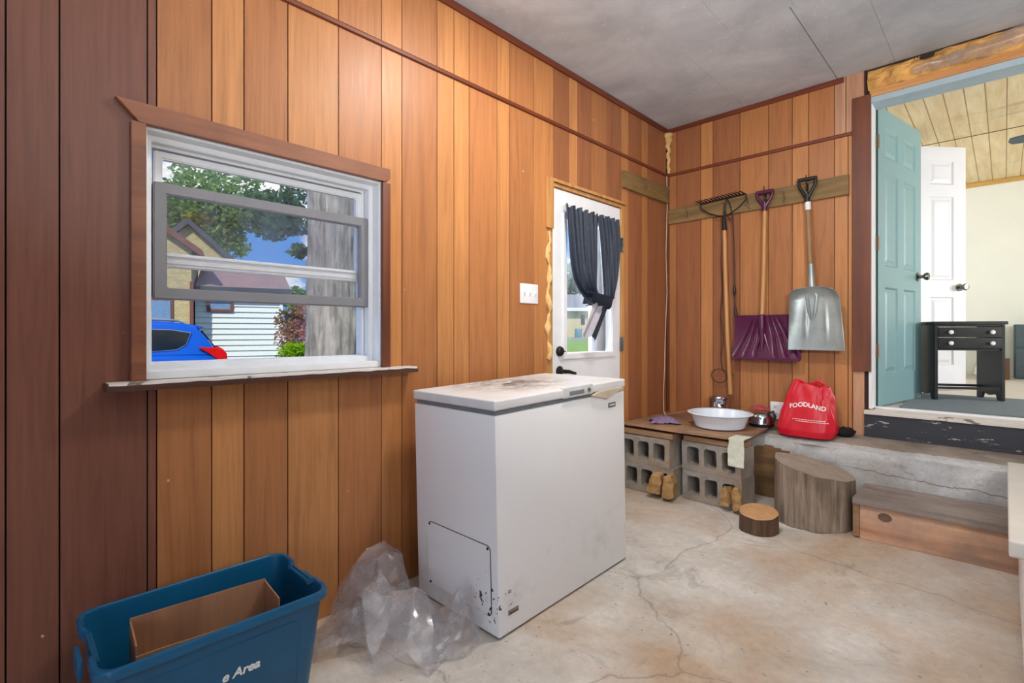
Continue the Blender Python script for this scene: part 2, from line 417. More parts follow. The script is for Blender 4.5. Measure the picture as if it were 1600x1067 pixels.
# ------------------------------------------------------------------ room shell
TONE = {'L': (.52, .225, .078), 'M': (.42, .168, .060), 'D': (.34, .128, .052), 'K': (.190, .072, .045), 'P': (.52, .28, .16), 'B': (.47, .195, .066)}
def boards(name, planks, holes, z0, z1, plane):
    """planks: (a0, a1, tone); holes: (a0, a1, z0, z1).  plane 'x': wall at x=0 ; 'y': wall at y=0"""
    bm = BM(); col = bm.loops.layers.float_color.new('board')
    def emit(a0, a1, b0, b1, c):
        n0 = len(bm.faces)
        t = bmesh.new()
        if plane == 'x': vs_ = [(x, a, z) for z in (b0, b1) for a in (a0, a1) for x in (-.016, 0)]
        else: vs_ = [(a, y, z) for z in (b0, b1) for y in (0, .016) for a in (a0, a1)]
        v = [bm.verts.new(q) for q in vs_]
        for f in ((0, 2, 3, 1), (4, 5, 7, 6), (0, 1, 5, 4), (2, 6, 7, 3), (0, 4, 6, 2), (1, 3, 7, 5)):
            fc = bm.faces.new([v[i] for i in f])
            for lp in fc.loops: lp[col] = c + (1,)
        t.free()
    for p in planks:
        a0, a1, tn = p[:3]; pz0, pz1 = (p[3], p[4]) if len(p) > 3 else (z0, z1)
        k = 1 + R.uniform(-.07, .07); c = tuple(q * k for q in TONE[tn])
        a0 += .0022; a1 -= .0022
        cuts = sorted({a0, a1} | {h[i] for h in holes for i in (0, 1) if a0 < h[i] < a1})
        for u0, u1 in zip(cuts, cuts[1:]):
            m = (u0 + u1) / 2; segs = [(pz0, pz1)]
            for h in holes:
                if h[0] <= m <= h[1]:
                    ns = []
                    for s0, s1 in segs:
                        if h[2] > s0: ns.append((s0, min(s1, h[2])))
                        if h[3] < s1: ns.append((max(s0, h[3]), s1))
                    segs = ns
            for s0, s1 in segs:
                if s1 - s0 > .001: emit(u0, u1, s0, s1, c)
    return bm
def core(bm, plane, a0, a1, z0, z1, holes, d0, d1):
    cuts = sorted({a0, a1} | {h[i] for h in holes for i in (0, 1) if a0 < h[i] < a1})
    for u0, u1 in zip(cuts, cuts[1:]):
        m = (u0 + u1) / 2; segs = [(z0, z1)]
        for h in holes:
            if h[0] <= m <= h[1]:
                ns = []
                for s0, s1 in segs:
                    if h[2] > s0: ns.append((s0, min(s1, h[2])))
                    if h[3] < s1: ns.append((max(s0, h[3]), s1))
                segs = ns
        for s0, s1 in segs:
            if s1 - s0 > .001:
                if plane == 'x': box(bm, d0, d1, u0, u1, s0, s1)
                else: box(bm, u0, u1, d0, d1, s0, s1)

CEIL = 2.83
WIN = (-3.545, -2.668, 1.0, 1.84)
DOOR = (-1.531, -.656, fz(-1.1) - .01, 2.095)
gl_ = [-4.62, -4.30, -3.98, -3.857, -3.745, -3.532, -3.507, -3.346, -3.241, -3.083, -2.875, -2.672, -2.565, -2.363, -2.258, -2.156, -1.955, -1.858, -1.657, -1.47, -1.316, -1.225, -1.072, -.889, -.7, -.604, -.41, -.323, -.018]
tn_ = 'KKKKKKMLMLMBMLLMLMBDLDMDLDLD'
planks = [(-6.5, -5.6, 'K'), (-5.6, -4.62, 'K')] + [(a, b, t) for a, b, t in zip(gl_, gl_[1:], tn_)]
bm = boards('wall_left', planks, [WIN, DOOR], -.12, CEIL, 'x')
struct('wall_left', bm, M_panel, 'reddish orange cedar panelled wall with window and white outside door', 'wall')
bm = BM(); core(bm, 'x', -6.5, .14, -.25, CEIL, [WIN, DOOR], -.15, -.016)
struct('wall_outer', bm, M_back)
gb = [0.003, .079, .281, .377, .579, .779, .933, 1.034, 1.186, 1.262, 1.287]
tb = 'MDLDBMLMLL'
planks = [(a, b, t) for a, b, t in zip(gb, gb[1:], tb)]
planks = [p + (.45, 2.452) for p in planks] + [p + (2.452, CEIL) for p in planks[:8]] + [(1.186, 1.25, 'P', 2.452, CEIL), (1.25, 1.363, 'P', 2.452, CEIL), (1.287, 1.352, 'P', .45, 2.452)]
DW = (1.375, 2.36, .655, 2.645)
bm = boards('wall_back', planks, [], .45, CEIL, 'y')
struct('wall_back', bm, M_panel, 'cedar panelled end wall where the garden tools hang', 'wall')
bm = BM(); core(bm, 'y', 0, 4.3, -.2, CEIL, [DW], .016, .14)
box(bm, 2.36, 4.3, 0.0, .016, .45, CEIL)
struct('wall_core', bm, M_back)
bm = BM(); box(bm, 4.3, 4.4, -6.5, .14, -.25, CEIL); struct('wall_right', bm, M_casing)
bm = BM(); core(bm, 'x', 0, 4.3, 0, 1, [], 0, 0)
bm.free(); bm = BM()
core(bm, 'y', -.15, 4.4, -.25, CEIL, [(.7, 3.9, -.2, 2.35)], -6.6, -6.5)
struct('wall_front', bm, M_casing)

# ceiling boards with open seams
bm = BM()
xs = [-.0, 1.219, 2.44, 4.3]; ys = [-6.5, -5.23, -4.01, -2.3, -1.29, 0]
px_seam = [0.0, 1.2, 1.62, 4.3]
sy = Z(1085, 72, CEIL).y
sx1 = Z(1307, 121.6, CEIL).x; sx2 = Z(1395, 87, CEIL).x
for y0, y1, xsm in ((-6.5, sy - 1.22, (0, 1.22, 2.44, 4.3)), (sy - 1.22, sy, (0, .9, sx1 + .02, sx2 + .6, 4.3)), (sy, 0, (0, .62, sx1, sx2, 2.44, 4.3))):
    for x0, x1 in zip(xsm, xsm[1:]):
        ga = .0026 if abs(x0 - sx1) < .001 else .0007; gb2 = .0026 if abs(x1 - sx1) < .001 else .0007
        box(bm, x0 + ga, x1 - gb2, y0 + .0007, y1 - .0007, CEIL, CEIL + .012)
box(bm, -.15, 4.4, -6.6, .14, CEIL + .011, CEIL + .05)
struct('ceiling', bm, M_ceil, 'flat grey painted ceiling boards with thin seams', 'ceiling')

bm = BM()
def ffn(u, v):
    x = 0 + 4.3 * u; y = -6.5 + 6.5 * v
    return (x, y, fz(y) + .003 * noise.noise(Vector((x * 1.3, y * 1.3, 0))))
grid(bm, ffn, 40, 60); 
struct('floor', bm, M_floor, 'bare stained concrete floor', 'floor', smooth=True)

# mouldings
bm = BM(); prism(bm, [(0, 2.440), (.012, 2.442), (.014, 2.455), (.008, 2.463), (0, 2.464)], -6.5, -.003, 'y'); struct('trim_1', bm, M_trim)
bm = BM(); prism(bm, [(0, 2.440), (-.012, 2.442), (-.014, 2.455), (-.008, 2.463), (0, 2.464)], .003, 1.287, 'x'); struct('trim_2', bm, M_trim_x)
bm = BM(); box(bm, 0.0005, .014, -6.5, -.003, CEIL - .038, CEIL - .0005, .003); struct('trim_3', bm, M_trim)
bm = BM(); box(bm, .003, 1.24, -.014, -.0005, CEIL - .034, CEIL - .0005, .003); struct('trim_4', bm, M_trim_x)
bm = BM(); box(bm, .003, .02, -.022, -.003, .5, 2.44, .004); struct('trim_5', bm, M_casing)
# brown doorway casing, bare post beside it
bm = BM(); box(bm, 1.288, 1.388, -.022, -.001, .915, 2.668, .003); struct('trim_6', bm, M_casing)
# exposed header over the doorway
bm = BM(); box(bm, 1.352, 2.36, -.002, .02, 2.79, CEIL - .001); box(bm, 1.352, 1.362, -.012, .0, 2.66, CEIL - .002); struct('trim_7', bm, M_back)
bm = BM(); box(bm, 1.38, 2.40, -.018, .014, 2.648, 2.692, .002); struct('trim_8', bm, M_raw_h)
bm = BM(); box(bm, 1.376, 2.36, -.012, .14, 2.612, 2.648, .002); struct('trim_9', bm, M_bluegrey)
bm = BM(); box(bm, 1.3735, 1.39, -.004, .14, .68, 2.612, .002); struct('trim_10', bm, M_white)
bm = BM(); box(bm, 2.34, 2.36, -.004, .14, .68, 2.612, .002); struct('trim_11', bm, M_white)
# fibreglass above the doorway
bm = BM()
def ins(u, v):
    x = 1.37 + .98 * u; z = 2.694 + .125 * v
    b = math.sin(PI * v) ** .6
    n = noise.turbulence(Vector((x * 9, z * 14, 1)), 4, False)
    return (x, -.002 - .045 * b * (0.5 + n), z + .010 * noise.noise(Vector((x * 14, 3, z * 9))))
grid(bm, ins, 120, 26)
o = obj('insulation', bm, M_insul); tag(o, 'torn yellow brown fibreglass insulation bulging above the open doorway', 'insulation')
bm = BM()
def film(u, v):
    x = 1.60 + .76 * u; z = 2.695 + .13 * v * (0.35 + .65 * u)
    n = noise.noise(Vector((x * 7, z * 22, 5)))
    return (x, -.062 - .03 * math.sin(PI * v) - .015 * n, z + .012 * n)
grid(bm, film, 60, 14)
o = obj('plastic_sheet', bm, M_film); tag(o, 'crinkled clear plastic vapour sheet hanging over the insulation above the doorway', 'plastic sheet')

# spray foam in the corner and by the outside door
bm = BM(); pts = []
for i in range(16):
    z = 2.47 + .022 * i; pts.append((.016 + .006 * math.sin(i * 1.7), -.016 + .005 * math.cos(i * 2.3), z))
tube(bm, pts, [.010, .012, .013, .012, .014, .013, .015, .014, .016, .015, .018, .018, .032, .026, .040, .030], 10)
jitter(bm, .006, 40)
o = obj('spray_foam', bm, M_foam); tag(o, 'pale blob of hardened spray foam filling the room corner under the ceiling', 'spray foam')

# ------------------------------------------------------------------ window
W = thing('window_1', 'white single hung window with grey lower sash pushed up, overlooking a driveway', 'window', (0, -3.1, 1.0), kind='structure')
y0, y1, z0, z1 = WIN
bm = BM()   # outer vinyl frame
def frame(bm, x0, x1, a0, a1, b0, b1, w, wb=None, bev=.003):
    wb = wb or w
    def R4(x, i0, i1): return [(x, a0 + i0, b0 + i1), (x, a1 - i0, b0 + i1), (x, a1 - i0, b1 - i0), (x, a0 + i0, b1 - i0)]
    t = bmesh.new(); o0, i0_, i1_, o1 = R4(x1, 0, 0), R4(x1, w, wb), R4(x0, w, wb), R4(x0, 0, 0)
    L = [[t.verts.new(p) for p in lp] for lp in (o0, i0_, i1_, o1)]
    for a, b in zip(L, L[1:] + L[:1]):
        for k in range(4): t.faces.new((a[k], a[(k + 1) % 4], b[(k + 1) % 4], b[k]))
    bmesh.ops.recalc_face_normals(t, faces=t.faces)
    if bev: bmesh.ops.bevel(t, geom=[e for e in t.edges if abs(e.calc_face_angle(0)) > .5], offset=bev, segments=2, affect='EDGES')
    add(bm, t)
frame(bm, -.15, -.004, y0, y1, z0 + .008, z1, .014, .03)
frame(bm, -.15, -.056, y0 + .012, y1 - .012, z0 + .03, z1 - .012, .022, .03)
frame(bm, -.148, -.094, y0 + .030, y1 - .036, z0 + .05, z1 - .03, .012, .012)
obj('window_frame', bm, M_vinyl, W)
bm = BM()
box(bm, -.018, -.002, y0 - .0, y0 + .006, 1.02, 1.832); box(bm, -.016, -.002, y1 - .004, y1, 1.02, 1.832)
obj('jamb_edge', bm, M_raw, W, label='bare wood edge of the window opening')
bm = BM(); frame(bm, -.092, -.062, -3.505, -2.700, 1.277, 1.676, .040, .040, .004)
so = obj('lower_sash', bm, M_sash, W)
bm = BM(); box(bm, -.078, -.075, -3.466, -2.738, 1.316, 1.637); obj('pane', bm, M_glass, so, False)
bm = BM(); frame(bm, -.130, -.100, -3.497, -2.712, 1.392, 1.792, .026, .05, .004)
box(bm, -.098, -.096, -3.47, -2.74, 1.405, 1.412); box(bm, -.100, -.092, -3.47, -2.74, 1.43, 1.436)
so = obj('upper_sash', bm, M_vinyl, W)
bm = BM(); box(bm, -.117, -.114, -3.472, -2.737, 1.44, 1.767); obj('pane', bm, M_glass2, so, False)
bm = BM(); prism(bm, [(.022, 1.0), (.022, 1.835), (.0005, 1.835), (.0005, 1.0)], -3.578, -3.538, 'y', .002)
obj('side_casing', bm, M_casing_h, W)
bm = BM(); box(bm, .0005, .020, -2.676, -2.638, 1.0, 1.83, .002); obj('side_casing', bm, M_casing, W)
bm = BM(); prism(bm, [(-3.618, 1.897), (-3.555, 1.833), (-2.668, 1.834), (-2.640, 1.848), (-2.640, 1.892)], .0005, .024, 'x', .0015)
jitter(bm, .002, 12); obj('head_casing', bm, M_casing_h, W)
bm = BM(); box(bm, -.03, .075, -3.645, -2.527, .983, 1.008, .004); jitter(bm, .0015, 14)
si = obj('sill', bm, M_sill, W)
bm = BM()
def ptop(u, v):
    y = -3.64 + 1.108 * u; n = noise.noise(Vector((y * 16, 2, 3)))
    if v < .67: return (.002 + .0735 * v / .67, y, 1.0092)
    return (.0758, y, 1.0092 - (.007 + .004 * n) * (v - .67) / .33)
grid(bm, ptop, 90, 3); obj('bare_strip', bm, M_thresh, si, label='worn pale top of the sill')

# ------------------------------------------------------------------ outside door with curtain
D1 = thing('door_1', 'white half glazed outside door beside the light switch', 'door', (0, -1.08, fz(-1.08)), kind='structure')
a0, a1 = -1.468, -.693; zb, zt = fz(-1.1) + .012, 2.064
ga0, ga1, gb0, gb1 = -1.335, -.80, 1.02, 1.905
bm = BM(); core(bm, 'x', a0, a1, zb, zt, [(ga0, ga1, gb0, gb1)], -.062, -.018); obj('slab', bm, M_white, D1, False)
bm = BM(); frame(bm, -.066, -.006, ga0 - .03, ga1 + .03, gb0 - .03, gb1 + .03, .042, .042, .006); fr = obj('glazing_frame', bm, M_white, D1)
bm = BM(); box(bm, -.045, -.041, ga0 + .01, ga1 - .01, gb0 + .01, gb1 - .01); obj('pane', bm, M_glass2, fr, False)
bm = BM(); box(bm, -.15, -.004, DOOR[0], a0 - .006, zb, 2.09, .002); box(bm, -.15, -.004, a1 + .006, DOOR[1], zb, 2.09, .002)
box(bm, -.15, -.004, a0 - .006, a1 + .006, zt + .006, 2.092, .002); obj('jamb', bm, M_raw, D1, label='bare pine door jamb')
bm = BM(); box(bm, -.02, -.003, -.688, -.676, .3, .4, .002); 
bm.free()
for zc in (1.80, 1.08, .30):
    bm = BM(); box(bm, -.018, .001, -.697, -.676, zc - .05, zc + .05, .002); tube(bm, [(.004, -.686, zc - .05), (.004, -.686, zc + .05)], .006, 10); obj('hinge', bm, M_nickel, D1)
RX = Matrix.Rotation(PI / 2, 4, 'Y')
bm = BM(); lathe(bm, [(0, 0), (.032, 0), (.032, .008), (.026, .02), (.018, .026), (0, .027)], 24, (-.017, -1.394, 1.045), RX); box(bm, .008, .022, -1.412, -1.376, 1.041, 1.049, .003)
obj('deadbolt', bm, M_iron, D1)
bm = BM(); lathe(bm, [(0, 0), (.032, 0), (.032, .008), (.022, .014), (.013, .018), (.013, .05), (0, .052)], 24, (-.017, -1.394, .92), RX)
tube(bm, [(.03, -1.394, .92), (.034, -1.36, .918), (.034, -1.32, .908), (.03, -1.285, .902)], [.013, .012, .010, .008], 10)
obj('lever_handle', bm, M_iron, D1)
# storm door behind
bm = BM(); frame(bm, -.15, -.115, a0, a1, zb, zt, .07, .3, .004); 
bm.free()
bm = BM(); core(bm, 'x', a0, a1, zb, zt, [(a0 + .09, a1 - .21, .995, 1.95)], -.148, -.118); 
box(bm, -.116, -.108, a1 - .22, a1 - .205, .98, 1.95); box(bm, -.116, -.108, a1 - .17, a1 - .16, .98, 1.95)
obj('storm_door', bm, M_vinyl, D1, False)

# curtain on the door
CT = thing('curtain', 'navy blue two panel curtain knotted together over the door glass', 'curtain', (.02, -1.05, 1.1))
def yz(px, py, x=.03): q = X(px, py, x); return (q.y, q.z)
def interp(ps, t):
    t = t * (len(ps) - 1); i = min(int(t), len(ps) - 2); f = t - i
    p0, p1, p2, p3 = ps[max(i - 1, 0)], ps[i], ps[i + 1], ps[min(i + 2, len(ps) - 1)]
    return tuple(.5 * (2 * b + (c - a) * f + (2 * a - 5 * b + 4 * c - d) * f * f + (3 * b - a - 3 * c + d) * f ** 3) for a, b, c, d in zip(p0, p1, p2, p3))
def panel(Lp, Rp, folds, seed, depth):
    Lq = [yz(*p) for p in Lp]; Rq = [yz(*p) for p in Rp]; bm = BM()
    def fn(u, v):
        a = interp(Lq, v); b = interp(Rq, v)
        wv = math.sin(u * folds * 2 * PI + seed + .5 * math.sin(v * 4 + seed)) + .4 * math.sin(u * folds * 4.6 * PI + seed * 2)
        amp = .011 + .006 * v
        if v < .05: amp *= 1.2
        y = a[0] + (b[0] - a[0]) * u; z = a[1] + (b[1] - a[1]) * u + .004 * math.sin(u * folds * 2 * PI)
        return (.028 + depth * v + amp * wv + .03 * math.sin(PI * u) * v, y, z)
    grid(bm, fn, 90, 40); solid(bm, .0015); return bm
bm = panel([(883, 318), (885, 360), (888, 410), (894, 440), (908, 463), (926, 480)], [(934, 334), (932, 370), (931, 410), (930, 440), (931, 460), (934, 474)], 5, .3, .02); obj('curtain_panel', bm, M_curtain, CT)
bm = panel([(932, 333), (935, 370), (937, 410), (938, 440), (938, 456), (936, 468)], [(966, 343), (967, 370), (965, 410), (961, 440), (955, 462), (946, 480)], 4, 1.7, .02); obj('curtain_panel', bm, M_curtain, CT)
bm = BM(); k0 = X(928, 468, .06); k1 = X(950, 479, .06)
tube(bm, [k0 + (k1 - k0) * t + Vector((.02 * math.sin(PI * t), 0, .012 * math.sin(PI * t))) for t in [i / 8 for i in range(9)]], [.018, .03, .036, .038, .038, .036, .034, .03, .02], 14)
jitter(bm, .008, 30); obj('knot', bm, M_curtain, CT)
bm = BM(); t0a, t0b = Vector(X(927, 472, .055)), Vector(X(948, 480, .055)); t1a, t1b = Vector(X(909, 523, .05)), Vector(X(929, 530, .05))
def tail(u, v):
    a = t0a.lerp(t1a, v); b = t0b.lerp(t1b, v); p = a.lerp(b, u)
    return p + Vector((.03 * math.sin(PI * u) + .010 * math.sin(u * 15 + v * 2), 0, -.012 * math.sin(u * 9) * v))
grid(bm, tail, 30, 14); solid(bm, .002)
for f in bm.faces:
    c = f.calc_center_median(); a = t0a.lerp(t1a, .5)
    v = (t0a.z - c.z) / (t0a.z - t1a.z); yy = t0a.y + (t1a.y - t0a.y) * v
    f.material_index = 1 if (c.y - yy) < .075 else 0
obj('tail', bm, [M_curtain, M_lining], CT, label='knotted curtain tail showing the pale lining')
bm = BM(); p0, p1 = X(881, 320, .02), X(968, 347, .02); tube(bm, [p0, p1], .006, 8); obj('curtain_rod', bm, M_vinyl, CT)

# foam strip in the gap left of the door
bm = BM(); pts = []; rs = []
for i in range(40):
    z = 1.0 + .02 * i
    pts.append((.004 + .006 * math.sin(i * .9), -1.522 + .010 * math.sin(i * .55) , z)); rs.append(.013 + .006 * math.sin(i * .8) + .003 * math.sin(i * 2.1))
tube(bm, pts, rs, 10); jitter(bm, .010, 22)
o = obj('door_foam', bm, M_foam); tag(o, 'lumpy strip of yellow spray foam along the latch side of the white outside door', 'spray foam')
bm = BM(); box(bm, .0005, .014, -1.545, -1.482, 1.80, 2.10, .003); box(bm, .0005, .012, -1.545, -.645, 2.093, 2.112, .003)
struct('trim_12', bm, M_raw)

# light switch
S = thing('light_switch', 'white three toggle switch plate on the panelling left of the outside door', 'light switch', (0, -1.7, 1.33))
bm = BM(); box(bm, .0005, .007, -1.775, -1.622, 1.333, 1.447, .003); obj('plate', bm, M_white, S)
for i in range(3):
    yc = -1.745 + .047 * i
    bm = BM(); box(bm, .006, .010, yc - .006, yc + .006, 1.375, 1.402, .001); box(bm, .008, .018, yc - .003, yc + .003, 1.389, 1.401, .001); obj('toggle', bm, M_vinyl, S)

# ------------------------------------------------------------------ hook boards
def hook(bm, p, nx, ny, big=1.0, lean=0.0):
    """bent wire hook, (nx,ny) points into the room"""
    n = Vector((nx, ny, 0)); p = Vector(p); s = Vector((-ny, nx, 0))
    def q(o, z, l=0): return p + n * (o * big) + Vector((0, 0, z * big)) + s * l
    tube(bm, [q(0, .0), q(.006, .0), q(.02, .012), q(.034, .036, lean), q(.04, .056, lean * 1.5)], .0026 * big, 8)
    tube(bm, [q(.004, .0), q(.014, -.018), q(.028, -.026), q(.038, -.016), q(.042, -.002)], .0026 * big, 8)
    tube(bm, [q(.001, .015), q(.004, .015), q(.004, -.03), q(.001, -.03)], .004 * big, 8)
HB = thing('hook_board', 'long weathered pine board with coat hooks holding the garden tools', 'hook board', (.6, 0, 2.05))
bm = BM(); prism(bm, [(.02, 2.048), (1.268, 2.056), (1.268, 2.188), (.02, 2.166)], -.024, -.0005, 'y', .002); obj('board', bm, M_board, HB)
HXS = [.192, .485, .655, .770, .892, 1.036]
for i, hx in enumerate(HXS):
    bm = BM(); hook(bm, (hx, -.024, 2.10 + (.03 if i in (3,) else .05 if i == 5 else 0)), 0, -1, 1.25 if i in (3, 5) else 1.0)
    obj('hook', bm, M_iron if i in (3, 5) else M_brass, HB)
SB = thing('hook_board', 'short pine board with one coat hook above the outside door, at the corner', 'hook board', (0, -.36, 2.21))
bm = BM(); prism(bm, [(-.70, 2.212), (-.024, 2.216), (-.024, 2.352), (-.70, 2.336)], .0005, .024, 'x', .002); obj('board', bm, M_board_y, SB)
bm = BM(); hook(bm, (.024, -.42, 2.285), 1, 0, 1.0); obj('hook', bm, M_brass, SB)
bm = BM(); hook(bm, (.024, -.08, 2.30), 1, 0, .8); obj('hook', bm, M_brass, SB)

# ------------------------------------------------------------------ tools
# bow rake hung by its head
RK = thing('bow_rake', 'bow rake with wooden handle hanging head up, leftmost of the tools', 'rake', (.52, -.05, .7))
bm = BM(); e0, e1 = Vector((.312, -.075, 2.150)), Vector((.648, -.075, 2.168))
tube(bm, [e0, e1], .006, 8)
for i in range(14):
    p = e0.lerp(e1, (i + .3) / 13.6)
    tube(bm, [p, p + Vector((-.012, -.035, .012)), p + Vector((-.024, -.06, .014))], [.005, .0045, .002], 6)
obj('rake_head', bm, M_iron, RK)
bm = BM(); s0 = Vector((.492, -.07, 2.02))
for e, sg in ((e0, -1), (e1, 1)):
    tube(bm, [e, e + Vector((.004, .012, -.035)), e.lerp(s0, .35) + Vector((0, .014, -.035)), e.lerp(s0, .75) + Vector((0, .01, -.012)), s0 + Vector((0, .0, .012)), s0 - Vector((0, 0, .03))], .005, 8)
obj('bow', bm, M_iron, RK)
bm = BM(); tube(bm, [(.490, -.07, 2.03), (.491, -.07, 1.98), (.493, -.07, 1.925)], [.012, .016, .018], 12); obj('ferrule', bm, M_iron, RK)
bm = BM(); tube(bm, [(.4915, -.07, 1.96), (.500, -.07, 1.6), (.515, -.068, 1.15), (.534, -.062, .705)], [.0145, .0155, .0155, .015], 14); obj('handle', bm, M_handle, RK)
# snow shovel
SS = thing('snow_shovel', 'plum purple plastic snow shovel with wooden handle, hung between rake and scoop', 'snow shovel', (.76, -.06, .97))
def dgrip(bm, c, w, h, tilt=0.0, r=.010):
    c = Vector(c)
    t0, t1 = c + Vector((-w / 2, 0, h)), c + Vector((w / 2, 0, h))
    tube(bm, [t0 + Vector((-.004, 0, 0)), t1 + Vector((.004, 0, 0))], r * 1.5, 12)
    tube(bm, [t0, c + Vector((-w * .46, 0, h * .6)), c + Vector((-w * .2, 0, h * .12)), c + Vector((0, 0, -.02))], [r, r, r * 1.2, r * 1.6], 10)
    tube(bm, [t1, c + Vector((w * .46, 0, h * .6)), c + Vector((w * .2, 0, h * .12)), c + Vector((0, 0, -.02))], [r, r, r * 1.2, r * 1.6], 10)
    tube(bm, [c + Vector((0, 0, .01)), c + Vector((0, 0, -.05))], [r * 1.6, r * 1.9], 12)
bm = BM(); dgrip(bm, (.772, -.058, 2.075), .105, .085); obj('d_grip', bm, M_purple, SS)
bm = BM(); tube(bm, [(.772, -.058, 2.05), (.768, -.062, 1.7), (.757, -.068, 1.24)], .0145, 14); obj('handle', bm, M_handle, SS)
def bl(u, v):
    x = .565 + (.985 - .565) * u + .02 * (v - .0) * (u - .5) + .02 * v * u; z = 1.288 - .312 * v
    cx = (u - .5) * 2
    y = -.050 - .035 * (1 - (2 * v - 1) ** 2) * -1 - .02 - .03 * v
    rib = 0
    for k in (-3, -2, -1, 1, 2, 3):
        xc = .5 + k * (.055 + .105 * v) if v >= 0 else 0
        d = (u - xc) / .022
        rib += math.exp(-d * d)
    return (x, y + .014 * rib * min(1, 6 * v) * min(1, 8 * (1 - v)), z)
bm = BM(); grid(bm, bl, 110, 40); solid(bm, .004)
blade = obj('blade', bm, M_purple, SS)
bm = BM(); box(bm, .563, 1.008, -.110, -.096, .968, .984, .003); obj('wear_edge', bm, M_purple, blade)
bm = BM(); tube(bm, [(.757, -.072, 1.29), (.757, -.076, 1.24), (.757, -.072, 1.19)], [.018, .021, .023], 12)
tube(bm, [(.757, -.072, 1.20), (.757, -.062, 1.12), (.757, -.074, 1.03)], [.022, .020, .010], 10)
tube(bm, [(.745, -.066, 1.16), (.725, -.064, 1.08), (.705, -.074, 1.03)], [.010, .009, .005], 8)
tube(bm, [(.769, -.066, 1.16), (.789, -.064, 1.08), (.809, -.074, 1.03)], [.010, .009, .005], 8)
obj('socket', bm, M_purple, SS)
# grain scoop
GS = thing('scoop_shovel', 'wide aluminium scoop shovel with black grip, rightmost of the hanging tools', 'shovel', (1.09, -.08, 1.04))
bm = BM(); dgrip(bm, (1.041, -.062, 2.085), .105, .108, r=.009); obj('d_grip', bm, M_black, GS)
bm = BM(); tube(bm, [(1.044, -.062, 2.038), (1.046, -.0625, 1.985)], .0185, 14); obj('collar', bm, M_letter, GS, label='cream collar under the grip')
bm = BM(); tube(bm, [(1.045, -.062, 2.04), (1.056, -.068, 1.75), (1.070, -.075, 1.50)], [.016, .0165, .017], 14); obj('handle', bm, M_handle2, GS)
bm = BM(); tube(bm, [(1.0655, -.074, 1.62), (1.070, -.076, 1.50), (1.074, -.078, 1.44)], [.019, .021, .020], 14)
tube(bm, [(1.072, -.077, 1.46), (1.055, -.082, 1.435), (1.046, -.084, 1.40), (1.06, -.09, 1.30), (1.075, -.088, 1.22)], [.012, .010, .012, .012, .004], 8)
tube(bm, [(1.074, -.077, 1.46), (1.093, -.082, 1.435), (1.104, -.084, 1.40), (1.095, -.09, 1.30), (1.080, -.088, 1.22)], [.012, .010, .012, .012, .004], 8)
obj('socket', bm, M_alu, GS)
def sc(u, v):
    s = (u - .5) * 2
    half = (.142 + .022 * v)
    if v < .16: half *= .72 + .28 * math.sqrt(max(0, 1 - ((.16 - v) / .16) ** 2))
    x = 1.094 + .010 * v + half * s
    z = 1.465 - .418 * v - (.018 * abs(s) ** 3 if v < .2 else 0) + (.0)
    dish = -.055 * abs(s) ** 3.5 * (1 - .75 * v) - .05 * max(0, (.2 - v) / .2) ** 2
    cr = .008 * math.exp(-((abs(s) - .38) / .07) ** 2) * math.exp(-((v - .55) / .2) ** 2)
    return (x, -.075 - .03 * v + dish - cr, z)
bm = BM(); grid(bm, sc, 60, 50); solid(bm, .0025); obj('blade', bm, M_alu, GS)
# looped wire left of rake, dark cord right of it
bm = BM(); pts = [Vector((.485, -.05, 2.11)), Vector((.478, -.06, 1.95)), Vector((.474, -.05, 1.7)), Vector((.470, -.045, 1.5)), Vector((.452, -.04, 1.3)), Vector((.474, -.04, 1.12)), Vector((.456, -.04, .96)), Vector((.470, -.045, .885))]
tube(bm, pts, .0025, 6)
tube(bm, [p + Vector((.01 * math.sin(i * 2.2) - .012, .012, 0)) for i, p in enumerate(pts)], .0022, 6)
tube(bm, [Vector((.445 + .058 * math.cos(a), -.05 - .01 * math.sin(a), .835 + .052 * math.sin(a))) for a in [.9 + i * 2 * PI / 22 for i in range(24)]], .0032, 6)
tube(bm, [(.470, -.045, .885), (.51, -.04, .86), (.55, -.03, .845)], .003, 6)
o = obj('wire_loop', bm, M_wire); tag(o, 'thin bent wire ending in a loop, hanging left of the rake handle', 'wire')
bm = BM(); tube(bm, [(.506, -.06, 2.17), (.528, -.055, 2.12), (.545, -.05, 2.03), (.552, -.045, 1.8), (.556, -.045, 1.55), (.558, -.045, 1.40), (.568, -.045, 1.30)], .004, 8)
tube(bm, [(.506, -.06, 2.17), (.492, -.058, 2.10), (.50, -.055, 2.04), (.535, -.05, 2.0)], .004, 8)
tube(bm, [(.557, -.045, 1.52), (.558, -.05, 1.47), (.557, -.045, 1.44)], [.006, .013, .006], 8)
tube(bm, [(.562, -.045, 1.36), (.567, -.048, 1.31), (.573, -.045, 1.27)], [.006, .012, .010], 8)
o = obj('cord', bm, M_iron); tag(o, 'dark cord with knots hanging behind the rake handle above the plum shovel', 'cord')
# thin cable down the corner
bm = BM(); tube(bm, [(.012, -.035, 2.44), (.012, -.03, 2.2), (.010, -.045, 1.8), (.012, -.032, 1.5), (.010, -.06, 1.1), (.012, -.075, .85), (.015, -.10, .66), (.05, -.16, .535), (.09, -.20, .51)], .0032, 6)
o = obj('cable', bm, M_whitecord); tag(o, 'thin pale cable running down the room corner to the plywood', 'cable')

